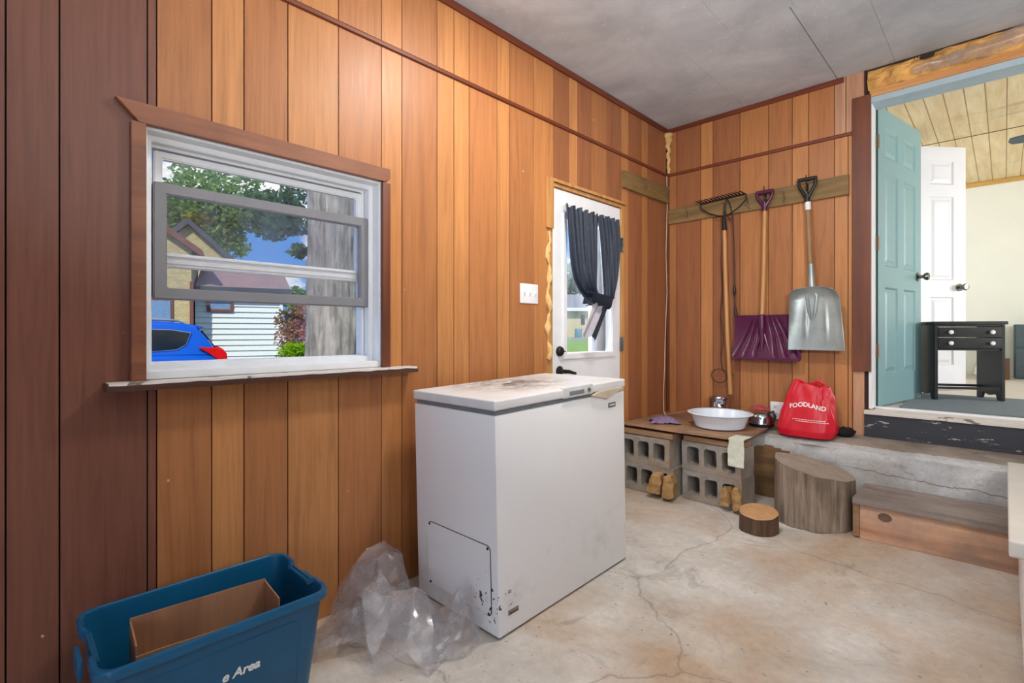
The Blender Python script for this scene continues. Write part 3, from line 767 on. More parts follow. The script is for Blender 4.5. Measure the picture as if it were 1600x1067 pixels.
# ------------------------------------------------------------------ freezer
tilt = math.atan(SL) * .95
FZ = thing('chest_freezer', 'scuffed white chest freezer standing under the panelled wall between window and door', 'freezer', (.128, -2.562, fz(-2.56) + .001), rot=(tilt, 0, 0))
fw, fd, fh = .512, .885, .90   # local x depth, y length
bm = BM(); box(bm, 0, fw, 0, fd, .008, .842, .006, 2); obj('cabinet', bm, M_freezer, FZ)
bm = BM(); box(bm, .012, fw - .012, .012, fd - .012, 0.0, .010); obj('plinth', bm, M_dark, FZ, False)
bm = BM(); box(bm, .008, fw - .008, .008, fd - .008, .842, .862, .003); obj('gasket', bm, M_gasket, FZ)
bm = BM(); box(bm, -.004, fw + .004, -.004, fd + .006, .861, .9, .008, 3); lid = obj('lid', bm, M_lid, FZ)
bm = BM(); box(bm, fw - .012, fw + .008, .40, .612, .859, .9035, .003); hd = obj('latch_plate', bm, plain('pale_latch', (206, 207, 206), .35), lid, label='pale latch plate on the lid front')
bm = BM(); box(bm, fw + .0065, fw + .009, .44, .545, .868, .886, .001); obj('grip_recess', bm, M_gasket, hd)
bm = BM(); lathe(bm, [(0, 0), (.012, 0), (.012, .004), (.004, .005), (0, .003)], 20, (fw + .007, .580, .879), RX); obj('lock', bm, M_chrome, hd)
bm = BM(); prism(bm, [(.60, .848), (.66, .862), (.86, .864), (.868, .850), (.79, .842), (.715, .820), (.70, .826)], fw - .004, fw + .012, 'x', .002); obj('peeling_strip', bm, plain('beige_strip', (196, 180, 160), .6), lid, label='beige strip peeling from under the lid')
bm = BM(); box(bm, fw, fw + .003, .745, .805, .775, .797, .001); bd = obj('badge', bm, M_badge, FZ, label='small grey maker badge')
bm = BM(); box(bm, fw + .0025, fw + .0035, .752, .798, .783, .789); obj('badge_strip', bm, M_letter, bd, False)
bm = BM(); box(bm, fw, fw + .003, .05, .105, .075, .093, .001); bd = obj('badge', bm, M_badge, FZ)
bm = BM(); box(bm, fw + .0025, fw + .0035, .056, .10, .078, .083); obj('badge_strip', bm, plain('dark_red', (110, 40, 34), .5), bd, False)
bm = BM()
pc = rrect(.085, .475, .075, .345, .02)
prism(bm, pc, -.0022, .001, 'y'); obj('service_seam', bm, M_dark, FZ, False)
bm = BM(); prism(bm, rrect(.0872, .4728, .0772, .3428, .019), -.0045, .001, 'y'); vp = obj('service_panel', bm, M_freezer, FZ, False)
for sx_, sz_ in ((.098, .335), (.462, .335), (.462, .085), (.098, .085)):
    bm = BM(); lathe(bm, [(0, 0), (.006, 0), (.005, .002), (0, .0025)], 10, (sx_, -.0045, sz_), Matrix.Rotation(PI / 2, 4, 'X')); obj('screw', bm, M_iron, vp)

# ------------------------------------------------------------------ storage bin and cardboard box
SBN = thing('storage_bin', 'deep blue plastic storage tote with white lettering against the left wall', 'storage bin', (.25, -3.42, fz(-3.42)))
bx0, bx1, by0, by1, bz = .048, .452, -3.716, -3.124, .343; zf = fz(-3.42) + .004
def ring(x0, x1, y0, y1, r, z): return [(p[0], p[1], z) for p in rrect(x0, x1, y0, y1, r, 8)]
tp = .034
bm = BM()
def rr_at(t, inset, z): k = tp * (1 - t) + inset; return ring(bx0 + .012 + k, bx1 - .012 - k, by0 + .012 + k, by1 - .012 - k, .045, z)
loft(bm, [rr_at(0, .012, zf), rr_at(0, 0, zf + .012), rr_at(.5, 0, zf + (bz - zf) * .5), rr_at(1, 0, bz - .004), rr_at(1, .003, bz - .004), rr_at(.5, .003, zf + (bz - zf) * .5), rr_at(0, .003, zf + .016), rr_at(0, .014, zf + .006)], True, True)
bmesh.ops.recalc_face_normals(bm, faces=bm.faces)
body = obj('tub', bm, M_bin, SBN)
bm = BM()
def dip(p):
    x, y, z = p; mid = abs(x - (bx0 + bx1) / 2) < .085
    if mid and (y < by0 + .05 or y > by1 - .05): return (x, y + (.012 if y < -3.4 else -.012), z - .012)
    return p
base = rrect(bx0, bx1, by0, by1, .05, 8); dense = []
for a, b in zip(base, base[1:] + base[:1]):
    n = max(1, int((Vector(a) - Vector(b)).length / .02))
    for i in range(n): dense.append(((a[0] + (b[0] - a[0]) * i / n), (a[1] + (b[1] - a[1]) * i / n)))
cxm, cym = (bx0 + bx1) / 2, (by0 + by1) / 2
def off(p, d):
    v = Vector((p[0] - cxm, p[1] - cym)); hx, hy = (bx1 - bx0) / 2, (by1 - by0) / 2
    return (cxm + v.x * (hx - d) / hx, cym + v.y * (hy - d) / hy)
def rl(d, z): return [dip((*off(p, d), z)) for p in dense]
loft(bm, [rl(.014, bz - .006), rl(.013, bz + .001), rl(.009, bz + .004), rl(.002, bz + .003), rl(-.001, bz - .002), rl(0, bz - .022), rl(.003, bz - .024), rl(.004, bz - .01), rl(.014, bz - .006)])
bmesh.ops.recalc_face_normals(bm, faces=bm.faces); obj('rim', bm, M_bin, SBN)
for ye, s in ((by0, -1), (by1, 1)):
    bm = BM(); yy = ye + s * .004
    box(bm, .205, .295, min(yy, yy - s * .006 + s * .018), max(yy, yy - s * .006 + s * .018), bz - .075, bz - .022, .005); obj('lug', bm, M_bin, SBN)
# raised frame on the front face
def fx(z): return bx1 - .012 - tp * (1 - (z - zf) / (bz - zf))
bm = BM()
fy0, fy1, fza, fzb = by0 + .09, by1 - .095, zf + .05, bz - .062
loop = rrect(fy0, fy1, fza, fzb, .03, 6)
tube(bm, [Vector((fx(p[1]) - .001, p[0], p[1])) for p in loop + loop[:1]], .0035, 6, False)
obj('panel_ridge', bm, M_bin, SBN)
def text_bm(s, size, bold=False, shear=0.0, ext=.0006):
    cu = bpy.data.curves.new('t', 'FONT'); cu.body = s; cu.size = size; cu.extrude = ext; cu.shear = shear
    cu.align_x = 'LEFT'; cu.offset = size * (.025 if bold else 0)
    o = bpy.data.objects.new('t', cu); C.objects.link(o)
    dg = bpy.context.evaluated_depsgraph_get(); me = bpy.data.meshes.new_from_object(o.evaluated_get(dg))
    t = bmesh.new(); t.from_mesh(me); bpy.data.objects.remove(o); bpy.data.meshes.remove(me); return t
t = text_bm('e Area', .037, True, .22)
yl = X(345, 1066, .42).y; lean = math.atan(tp / (bz - zf))
Mx = Matrix.Translation((fx(.185) + .0016, yl, .185)) @ Matrix.Rotation(lean, 4, 'Y') @ Matrix(((0, 0, 1, 0), (1, 0, 0, 0), (0, 1, 0, 0), (0, 0, 0, 1)))
bmesh.ops.transform(t, matrix=Mx, verts=t.verts); obj('lettering', t, M_letter, SBN, False, label='white words on the front of the tote')

CB = thing('cardboard_box', 'open brown cardboard box standing inside the blue tote', 'cardboard box', (.292, -3.435, zf + .006), rot=(0, 0, math.radians(-5)))
cw, cl, ch = .165, .36, bz - zf - .008
def wallp(bm, x0, x1, y0, y1, z1, wob=0):
    t = bmesh.new(); box(t, x0, x1, y0, y1, .001, z1); bmesh.ops.subdivide_edges(t, edges=t.edges[:], cuts=6, use_grid_fill=True)
    for v in t.verts: v.co += Vector((noise.noise(v.co * 7), noise.noise(v.co * 7 + Vector((9, 0, 0))), noise.noise(v.co * 9 + Vector((0, 9, 0))) * .6)) * wob
    add(bm, t)
bm = BM(); wallp(bm, -cw / 2, -cw / 2 + .004, -cl / 2, cl / 2, ch + .004, .004); obj('back_side', bm, M_card, CB)
bm = BM(); wallp(bm, cw / 2 - .004, cw / 2, -cl / 2, cl / 2, ch - .03, .004); obj('front_side', bm, M_card, CB)
bm = BM(); wallp(bm, -cw / 2 + .004, cw / 2 - .004, -cl / 2, -cl / 2 + .004, ch - .004, .004); obj('end_side', bm, M_card, CB)
bm = BM(); wallp(bm, -cw / 2 + .004, cw / 2 - .004, cl / 2 - .004, cl / 2, ch, .004); obj('end_side', bm, M_card, CB)
bm = BM(); box(bm, -cw / 2 + .004, cw / 2 - .004, -cl / 2 + .004, cl / 2 - .004, .001, .005); obj('base', bm, M_card, CB)

# ------------------------------------------------------------------ crumpled clear bag
PB = thing('plastic_bag', 'crumpled heap of clear plastic film on the floor between tote and freezer', 'plastic bag', (.3, -2.8, fz(-2.8)))
def crumple(cx, cy, rx, ry, h, seed, lx=0.0, ly=0.0, sub=2, amp=.24, fine=.012, top=.55):
    """heap of film: big flat facets meeting in sharp folds, finer creases on top"""
    rr = random.Random(int(seed * 100)); bm = BM(); bmesh.ops.create_icosphere(bm, subdivisions=sub, radius=1)
    bmesh.ops.rotate(bm, verts=bm.verts, cent=(0, 0, 0), matrix=Matrix.Rotation(seed, 3, Vector((seed, 1, 2))))
    bmesh.ops.delete(bm, geom=[v for v in bm.verts if v.co.z < -.12], context='VERTS')
    for v in bm.verts:
        v.co += Vector((rr.uniform(-.10, .10), rr.uniform(-.10, .10), rr.uniform(-.06, .06)))
        v.co *= 1 + rr.uniform(-amp, amp * .6)
        d = v.co.copy(); z = max(d.z, 0); prof = 1 - top * min(z, 1)
        p = Vector((cx + rx * d.x * prof + lx * z, cy + ry * d.y * prof + ly * z, 0)); p.z = h * z; v.co = p
    bmesh.ops.subdivide_edges(bm, edges=bm.edges[:], cuts=3, use_grid_fill=True)
    bmesh.ops.triangulate(bm, faces=bm.faces[:])
    for v in bm.verts:
        p = v.co; n = noise.noise_vector(Vector((p.x * 9 + p.z * 6, p.y * 9, p.z * 26)) + Vector((seed, 0, 0))) * fine
        n += noise.noise_vector(p * 42 + Vector((0, seed, 0))) * fine * .25
        p = p + n; p.z = fz(p.y) + .003 + max(p.z, 0); p.x = max(p.x, .012)
        if p.x > .12: p.y = min(p.y, -2.573 - .004 * abs(noise.noise(p * 30)))
        v.co = p
    return bm
bm = crumple(.19, -2.80, .20, .21, .30, 3.1, -.07, .05); obj('upper_fold', bm, M_film, PB, True, 16)
bm = crumple(.24, -2.84, .20, .19, .23, 4.7, -.02, .02); obj('upper_fold', bm, M_film, PB, True, 16)
bm = crumple(.37, -2.84, .23, .21, .17, 8.4, .0, .06); obj('lower_fold', bm, M_film, PB, True, 16)
bm = crumple(.50, -2.70, .13, .13, .17, 5.2, .02, .05, 2, .2); obj('lower_fold', bm, M_film, PB, True, 16)
bm = crumple(.20, -2.99, .12, .13, .13, 6.6, .04, .06, 2, .2); obj('lower_fold', bm, M_film, PB, True, 16)

# ------------------------------------------------------------------ ledge, doorway step, wooden step
bm = BM()
def ledge(u, v):
    x = -.0 + 3.2 * u
    prof = [(-.0, .508), (-.10, .500), (-.20, .485), (-.265, .470), (-.285, .455), (-.290, .38), (-.292, .28), (-.295, .15), (-.30, -.02)]
    t = v * (len(prof) - 1); i = min(int(t), len(prof) - 2); f = t - i
    y = prof[i][0] + (prof[i + 1][0] - prof[i][0]) * f; z = prof[i][1] + (prof[i + 1][1] - prof[i][1]) * f
    n = noise.turbulence(Vector((x * 5, y * 6, z * 6)), 4, False); e = math.exp(-((v - .45) / .12) ** 2)
    k = .02 * noise.noise(Vector((x * 4, 7, v * 9))) * e + .010 * (n - .5) * min(1, v * 6)
    return (x, y - k, z + (.006 * (n - .5) if v < .5 else 0) * min(1, v * 6) - .012 * e * abs(noise.noise(Vector((x * 7, 2, 0)))))
grid(bm, ledge, 260, 60)
for f in bm.faces:
    c = f.calc_center_median(); f.material_index = 1 if (c.z > .476 and c.y > -.26) else 0
    if c.x < 1.0 and c.z < .40 + .04 * noise.noise(c * 6): f.material_index = 2
M_clay = wood('brown_form_board', (104, 76, 48), (150, 112, 72), 'x', .6, .85, .4, (70, 52, 36))
struct('trim_13', bm, [M_ledge, M_ledgetop, M_clay], 'rough whitewashed concrete ledge along the end wall', 'ledge', True)
bm = BM(); box(bm, 1.353, 2.9, -.022, -.001, .506, .648, .002)
box(bm, 1.353, 2.9, -.028, -.001, .506, .522, .002); struct('trim_14', bm, M_riser, 'dark riser with peeling paint below the open doorway', 'step riser')
bm = BM(); box(bm, 1.352, 2.9, -.038, .16, .648, .672, .005); jitter(bm, .0015, 20); struct('trim_15', bm, M_thresh)
bm = BM(); box(bm, 1.39, 2.36, .10, .15, .672, .684, .003); struct('trim_16', bm, M_white)

ST = thing('wooden_step', 'stained timber step in front of the concrete ledge, right of the large stump', 'step', (1.9, -.45, fz(-.45)))
zs = .280
bm = BM(); box(bm, 1.405, 2.98, -.66, -.302, zs - .034, zs, .004); jitter(bm, .002, 9); obj('tread', bm, M_timbertop, ST)
bm = BM(); box(bm, 1.436, 2.97, -.645, -.60, fz(-.65) + .001, zs - .036, .004); obj('front_board', bm, M_timber, ST)
bm = BM()
lathe(bm, [(0, 0), (.016, 0), (.022, .0006), (.024, -.002)], 20, (1.545, -.6452, .200), Matrix.Rotation(PI / 2, 4, 'X'), 1.35, 1.0); obj('knot', bm, plain('knot_wood', (104, 78, 62), .8, 0, .3, 60), ST, label='dark knot in the front board')
bm = BM(); box(bm, 1.405, 1.4345, -.648, -.305, fz(-.40), zs - .036, .003); obj('end_board', bm, M_slat, ST)

# ------------------------------------------------------------------ concrete blocks
def block_bm():
    """hollow block lying on its side: cores run front to back (local y), 0.39 x 0.19 x 0.19"""
    t = bmesh.new(); w, h, d = .195, .19, .095
    holes = [(-.118, .042), (0, .042), (.118, .042)]
    xs_ = [-w]
    for c, hw in holes: xs_ += [c - hw, c + hw]
    xs_ += [w]
    bm = BM()
    poly = [(-w, 0), (w, 0), (w, h), (-w, h)]
    def hole(c, hw, n=4):
        return rrect(c - hw, c + hw, .034, h - .034, .018, n)
    for yy, flip in ((-d, False), (d, True)):
        outer = [t.verts.new((p[0], yy, p[1])) for p in poly]
        eo = [t.edges.new((outer[i], outer[(i + 1) % 4])) for i in range(4)]
        eh = []
        for c, hw in holes:
            vs2 = [t.verts.new((p[0], yy, p[1])) for p in hole(c, hw)]
            eh += [t.edges.new((vs2[i], vs2[(i + 1) % len(vs2)])) for i in range(len(vs2))]
        bmesh.ops.triangle_fill(t, edges=eo + eh, use_beauty=True)
    loops = [[(p[0], p[1]) for p in poly]] + [hole(c, hw) for c, hw in holes]
    for lp in loops:
        A = [t.verts.new((p[0], -d, p[1])) for p in lp]; B = [t.verts.new((p[0], d, p[1])) for p in lp]
        for i in range(len(lp)): t.faces.new((A[i], B[i], B[(i + 1) % len(lp)], A[(i + 1) % len(lp)]))
    bmesh.ops.remove_doubles(t, verts=t.verts, dist=1e-5); bmesh.ops.recalc_face_normals(t, faces=t.faces)
    sub = [e for e in t.edges if e.calc_length() > .06]; bmesh.ops.subdivide_edges(t, edges=sub, cuts=3)
    bmesh.ops.triangulate(t, faces=t.faces)
    return t
bspots = [(.228, -.648, 0, .5, 'grey hollow block with firewood in it, bottom of the stack nearest the freezer'),
          (.205, -.650, .191, -1.0, 'grey hollow block with three dark holes, top of the stack nearest the freezer'),
          (.655, -.592, 0, -3.0, 'grey hollow block with firewood in one hole, bottom of the stack by the small log'),
          (.650, -.590, .191, -3.5, 'grey hollow block under the white basin, top of the stack by the small log')]
for i, (x, y, z, a, lb) in enumerate(bspots):
    t = block_bm()
    for v in t.verts: v.co += noise.noise_vector(v.co * 18 + Vector((i * 5, 0, 0))) * .0025
    bmesh.ops.transform(t, matrix=Matrix.Translation((x, y, fz(y - .09) + .004 + z)) @ Matrix.Rotation(math.radians(a), 4, 'Z') @ Matrix.Rotation(math.radians(.6), 4, 'X'), verts=t.verts)
    o = obj('concrete_block', t, M_block, None, True, 30); tag(o, lb, 'concrete block', 'hollow blocks under the plywood')
zt_ = fz(-.69) + .004 + .381
bm = BM(); box(bm, .02, .415, -.74, -.57, zt_ + .003, zt_ + .034, .003); jitter(bm, .002, 12)
tag(obj('wood_slat', bm, M_slat), 'scrap wood slat under the plywood on the stack nearest the freezer', 'wood slat')
bm = BM(); box(bm, .47, .845, -.69, -.54, zt_ + .003, zt_ + .034, .003, M=Matrix.Rotation(math.radians(-2), 4, 'Z') @ Matrix.Translation((.02, .02, 0))); jitter(bm, .002, 12)
tag(obj('wood_slat', bm, M_slat), 'scrap wood slat under the plywood below the white basin', 'wood slat')
ZP = .513
bm = BM(); prism(bm, [(.006, -.725), (.42, -.728), (.862, -.705), (.835, -.20), (.80, -.03), (.006, -.03)], ZP - .012, ZP, 'z')
bmesh.ops.subdivide_edges(bm, edges=bm.edges[:], cuts=4); jitter(bm, .002, 8)
tag(obj('plywood_sheet', bm, M_ply, smooth=False), 'dirty plywood top laid across the hollow blocks', 'plywood')
# pale torn paper over the corner of the plywood
bm = BM()
def pap(u, v):
    if v < .5: y = -.46 - .27 * (v / .5); z = ZP + .003
    else: y = -.735 - .01 * (v - .5); z = ZP - .20 * (v - .5) / .5 * (0.45 + .55 * u) 
    x = .62 + .245 * u + .05 * (1 - u) * (v if v < .5 else .5) - (.17 * (1 - u) * max(0, v - .5) * -1)
    n = noise.noise(Vector((u * 5, v * 6, 2)))
    return (x + .012 * n, y - (.006 * n if v > .5 else 0) - .002, z + (.004 * abs(n) if v < .5 else .01 * n))
def pap2(u, v):
    s = v * .30; p = .13
    x = .775 + .095 * u + .012 * noise.noise(Vector((u * 4, v * 5, 1)))
    if s < p: y, z = -.60 - s, ZP + .003
    else: y, z = -.734 - .004 * noise.noise(Vector((u * 6, v * 9, 4))), ZP + .003 - (s - p)
    return (x, y, z)
grid(bm, pap2, 14, 34); solid(bm, .001)
M_paper = plain('pale_paper', (206, 208, 190), .8, 0, .12, 9)
tag(obj('paper_sheet', bm, M_paper), 'pale torn paper draped over the plywood corner by the white basin', 'paper')
# firewood chunks in block holes
def chunk(c, sx, sy, sz, seed, lb):
    bm = BM(); rr = random.Random(int(seed * 10))
    pts = [(-1, -.9), (-.2, -1), (.9, -.8), (1, .3), (.4, 1), (-.7, .8)]
    pts = [(a * sx * rr.uniform(.8, 1.1), b * sz * rr.uniform(.85, 1.1)) for a, b in pts]
    prism(bm, pts, -sy, sy, 'y', .004); bmesh.ops.subdivide_edges(bm, edges=[e for e in bm.edges if e.calc_length() > .02], cuts=3)
    bmesh.ops.triangulate(bm, faces=bm.faces[:])
    for v in bm.verts: v.co += noise.noise_vector(v.co * 28 + Vector((seed, 0, 0))) * .010
    bmesh.ops.transform(bm, matrix=Matrix.Translation(c) @ Matrix.Rotation(.25 * math.sin(seed * 5), 4, 'Y') @ Matrix.Rotation(.3 * math.cos(seed * 3), 4, 'Z'), verts=bm.verts)
    tag(obj('firewood', bm, M_fire, None, False), lb, 'firewood', 'firewood chunks in the blocks')
def fl(px, py, y): q = Y(px, py, y); return q
chunk(fl(1026, 754, -.778), .050, .050, .072, .3, 'left of two firewood chunks in the block nearest the freezer')
chunk(fl(1046, 758, -.782), .042, .055, .078, 1.9, 'right of two firewood chunks in the block nearest the freezer')
chunk(fl(1137, 775, -.695), .032, .05, .066, .7, 'left of two firewood pieces in the block behind the small log')
chunk(fl(1153, 777, -.70), .032, .05, .066, 2.4, 'right of two firewood pieces in the block behind the small log')

# ------------------------------------------------------------------ stumps
def stump(c, r, h, seed, amp, tilt, sides, top, lb, nm, flare=.1, axis='Y'):
    T = thing(nm, lb, 'log', c)
    bm = BM()
    def rad(a, z):
        return r * (1 + flare * (1 - z / h)) * (1 + amp * noise.noise(Vector((math.cos(a) * 2.2, math.sin(a) * 2.2, seed + z * .6))) + .35 * amp * noise.noise(Vector((math.cos(a) * 9, math.sin(a) * 9, seed + z * 2))))
    def zt(x, y): return h + tilt[0] * x + tilt[1] * y
    def fn(u, v):
        a = 2 * PI * u; rr = rad(a, v * h); x, y = rr * math.cos(a), rr * math.sin(a)
        z = v * zt(x, y) + (0 if v else fz(c[1] + y) - c[2] + .002)
        return Vector(c) + Vector((x, y, z))
    vv = grid(bm, fn, 96, 14, True)
    obj('bark', bm, sides, T, True, 60)
    bm = BM()
    def tf(u, v):
        a = 2 * PI * u; rr = rad(a, h) * max(v, .001); x, y = rr * math.cos(a), rr * math.sin(a)
        return Vector(c) + Vector((x, y, zt(x, y) + .0008))
    grid(bm, tf, 96, 10, True); bmesh.ops.remove_doubles(bm, verts=bm.verts, dist=.0004)
    obj('cut_end', bm, top, T, True, 60)
def rings(name, a, b, c, scale):
    m = Mat(name); tc = m.n('ShaderNodeTexCoord'); mp = m.n('ShaderNodeMapping'); mp.inputs['Location'].default_value = (-c[0], -c[1], 0); m.l(tc.outputs['Object'], mp.inputs['Vector'])
    wv = m.n('ShaderNodeTexWave', wave_type='RINGS', rings_direction='Z'); wv.inputs['Scale'].default_value = scale; wv.inputs['Distortion'].default_value = 1.6; wv.inputs['Detail'].default_value = 3; m.l(mp.outputs[0], wv.inputs['Vector'])
    col = m.ramp(wv.outputs['Fac'], [(.2, lin(a)), (.8, lin(b))])
    dk = m.ramp(m.noise(mp.outputs[0], 14, 6, .7), [(.35, g(.62)), (.65, g(1.0))]); col = m.mix(.7, col, dk, 'MULTIPLY'); m.set(col, .8); return m.m
stump((1.003, -.885, fz(-.885) + .002), .098, .100, 2.0, .06, (-.03, .16), M_bark, rings('log_rings', (178, 126, 80), (214, 166, 118), (1.003, -.885), 38), 'small sawn log with a fresh pale cut end on the concrete floor', 'small_log', .02)
stump((1.185, -.525, fz(-.525) + .002), .200, .308, 6.0, .10, (-.20, -.02), M_greybark, rings('stump_rings', (152, 138, 124), (170, 157, 143), (1.185, -.525), 22), 'large weathered grey tree stump in front of the concrete ledge', 'tree_stump', .03)

# ------------------------------------------------------------------ things on plywood and ledge
def basin():
    T = thing('enamel_basin', 'round white enamel basin on the plywood', 'basin', (.595, -.41, ZP + .003))
    bm = BM(); lathe(bm, [(0, .001), (.145, .001), (.157, .008), (.185, .088), (.192, .094), (.205, .096), (.208, .100), (.200, .103), (.184, .098), (.178, .088), (.150, .014), (.14, .010), (0, .008)], 64, T.location)
    obj('bowl', bm, M_enamel, T)
    bm = BM(); lathe(bm, [(.2045, .0955), (.2095, .098), (.2095, .102), (.2045, .1035)], 64, T.location); obj('rim', bm, M_enamel, T)
basin()
cn = thing('tin_can', 'open silver tin can behind the white basin', 'can', (.472, -.115, ZP + .001))
bm = BM(); lathe(bm, [(0, 0), (.068, 0), (.070, .004), (.068, .008), (.068, .05), (.0695, .054), (.068, .058), (.068, .10), (.0695, .104), (.068, .108), (.068, .155), (.070, .160), (.068, .163), (.0655, .160), (.0655, .01), (0, .008)], 40, cn.location); obj('body', bm, M_chrome, cn)
bm = BM(); lathe(bm, [(.0685, .157), (.075, .160), (.0755, .165), (.070, .166), (.0665, .162)], 40, cn.location); obj('rolled_rim', bm, M_chrome, cn)
kt = thing('steel_kettle', 'shiny steel kettle with black base between basin and outlet', 'kettle', (.775, -.14, .512))
bm = BM(); lathe(bm, [(0, .012), (.075, .012), (.082, .02), (.080, .06), (.068, .088), (.05, .10), (0, .104)], 40, kt.location); obj('body', bm, M_chrome, kt)
bm = BM(); lathe(bm, [(0, 0), (.078, 0), (.081, .004), (.081, .012), (0, .013)], 40, kt.location); obj('base', bm, M_black, kt)
bm = BM(); k = kt.location
tube(bm, [k + Vector((.05, -.02, .095)), k + Vector((.085, -.03, .11)), k + Vector((.098, -.035, .08)), k + Vector((.088, -.032, .035))], [.008, .01, .011, .007], 10); obj('handle', bm, M_black, kt)
bm = BM(); tube(bm, [k + Vector((-.07, -.02, .06)), k + Vector((-.10, -.03, .085)), k + Vector((-.115, -.034, .10))], [.014, .010, .008], 10); obj('spout', bm, M_chrome, kt)
bm = BM()
def pk(u, v): 
    return (k.x - .095 + .13 * u, k.y + .02 + .075 * v - .0, k.z + .108 + .028 * math.sin(PI * u) * math.sin(PI * v) + .008 * noise.noise(Vector((u * 6, v * 6, 1))))
grid(bm, pk, 16, 12); solid(bm, .001); tag(obj('red_wrapper', bm, plain('red_wrapper', (170, 70, 80), .3)), 'crumpled pinkish red wrapper lying on top of the steel kettle', 'wrapper')
# rag and cord
bm = BM()
def rag(u, v):
    a = 2 * PI * u; r = (.105 + .028 * math.cos(4 * a + .6) + .012 * math.cos(7 * a)) * v
    return (.225 + r * math.cos(a), -.50 + .95 * r * math.sin(a), ZP + .004 + .034 * (1 - v ** 2) + .028 * abs(noise.noise(Vector((r * 30 * math.cos(a), r * 30 * math.sin(a), 2)))))
grid(bm, rag, 60, 14, True); bmesh.ops.remove_doubles(bm, verts=bm.verts, dist=.0003)
tag(obj('cloth_rag', bm, M_rag), 'small crumpled purple grey rag on the plywood near the corner', 'rag')
bm = BM(); tube(bm, [(.10, -.20, ZP + .006), (.18, -.14, ZP + .03), (.28, -.12, ZP + .05), (.36, -.16, ZP + .02), (.42, -.22, ZP + .005), (.405, -.30, ZP + .005), (.35, -.37, ZP + .005), (.345, -.42, ZP + .006), (.37, -.44, ZP + .005), (.42, -.47, ZP + .005), (.40, -.43, ZP + .005)], .0035, 6)
tag(obj('power_cord', bm, M_cord), 'thin tan cord curling over the plywood between rag and basin', 'cord')
# outlet
OT = thing('outlet_plate', 'white double outlet plate on the end wall beside the red bag', 'outlet', (.855, 0, .55))
bm = BM(); box(bm, .793, .918, -.008, -.0005, .55, .672, .003); obj('plate', bm, M_white, OT)
for xc in (.826, .886):
    for zc in (.583, .640):
        bm = BM(); box(bm, xc - .017, xc + .017, -.0105, -.007, zc - .014, zc + .014, .003)
        s = obj('socket', bm, M_vinyl, OT)
        bm = BM(); box(bm, xc - .008, xc - .005, -.0112, -.009, zc - .004, zc + .007); box(bm, xc + .005, xc + .008, -.0112, -.009, zc - .004, zc + .007); box(bm, xc - .003, xc + .003, -.0112, -.009, zc - .011, zc - .006); obj('slot', bm, M_dark, s, False)
# red bag
RB = thing('shopping_bag', 'full red woven shopping bag with white store lettering on the concrete ledge', 'bag', (1.10, -.15, .495))
bc = Vector((1.058, -.148, .492))
def bagf(u, v):
    a = 2 * PI * u; s, c = math.sin(a), math.cos(a)
    hw = .178 * (1 - .50 * max(0, v - .12) ** 1.15) * (.90 + .10 * min(1, v / .12)); hd = .120 * (1 - .62 * v ** 1.2) * (.92 + .08 * min(1, v / .12))
    e = .62
    x = hw * math.copysign(abs(c) ** e, c); y = hd * math.copysign(abs(s) ** e, s)
    z = .335 * v
    cr = noise.noise(Vector((c * 2.6, s * 2.6, v * 3.2))) + .5 * noise.noise(Vector((c * 6, s * 6, v * 4 + 5)))
    k = .016 * cr * (.25 + v)
    x += .025 * v + .0; z += (.025 * noise.noise(Vector((c * 2, s * 2, 9))) - .02 * c) * v ** 2
    # upright pleats near the top
    pl = .007 * math.sin(9 * a) * max(0, v - .55) / .45
    n = Vector((c, s * .7, 0)); q = Vector((x, y, z)) + n * (k + pl)
    q.z = max(q.z, 0) + (.010 * min(1, (-q.y + .12) * 0) )
    return bc + q + Vector((0, 0, .0))
bm = BM(); vv = grid(bm, bagf, 120, 56, True)
top = bm.verts.new(bc + Vector((.03, 0, .30)))
for i in range(120): bm.faces.new((vv[i][56], vv[(i + 1) % 120][56], top))
bot = bm.verts.new(bc)
for i in range(120): bm.faces.new((vv[(i + 1) % 120][0], vv[i][0], bot))
bmesh.ops.recalc_face_normals(bm, faces=bm.faces)
bvh = BVHTree.FromBMesh(bm)
bagm = obj('bag_body', bm, M_red, RB, True, 70)
def press(t, org, xdir, dx, n=Vector((0, -1, 0))):
    for v in t.verts:
        lx, ly, lz = v.co
        p = org + xdir * lx + Vector((0, 0, ly)) + n * .6
        h = bvh.ray_cast(p, -n)
        base_ = h[0] if h[0] is not None else org
        v.co = base_ + n * (.0016 + lz)
    return t
nb = Vector((.30, -.95, 0)).normalized(); xb = Vector((.95, .30, 0)).normalized()
t = text_bm('FOODLAND', .038, True); bmesh.ops.subdivide_edges(t, edges=t.edges[:], cuts=1)
wt = max(v.co.x for v in t.verts)
for v in t.verts: v.co.x *= .20 / wt; v.co.y += .010 * math.sin(v.co.x / .20 * 6 - 1)
press(t, bc + Vector((.0, 0, .185)) - xb * .10, xb, 0, nb); obj('store_lettering', t, M_letter, bagm, False, label='white store name across the bag')
t = BM()
for rowz, x0, x1 in ((.0, .0, .17), (-.011, .02, .20)):
    x = x0
    while x < x1:
        w = R.uniform(.006, .014); box(t, x, x + w, rowz, rowz + .0035, 0, .0004); x += w + .003
press(t, bc + Vector((.0, 0, .110)) - xb * .085, xb, 0, nb); obj('small_print', t, M_letter, bagm, False)
for hx in (-.03, .075):
    bm = BM(); b0 = bc + Vector((hx, -.02, .325))
    tube(bm, [b0 + Vector((-.028, 0, -.01)), b0 + Vector((-.024, -.006, .018)), b0 + Vector((0, -.012, .03)), b0 + Vector((.028, -.006, .016)), b0 + Vector((.034, 0, -.012))], .012, 8, flat=.35); obj('handle', bm, M_red, RB)
bm = BM(); bmesh.ops.create_icosphere(bm, subdivisions=3, radius=1)
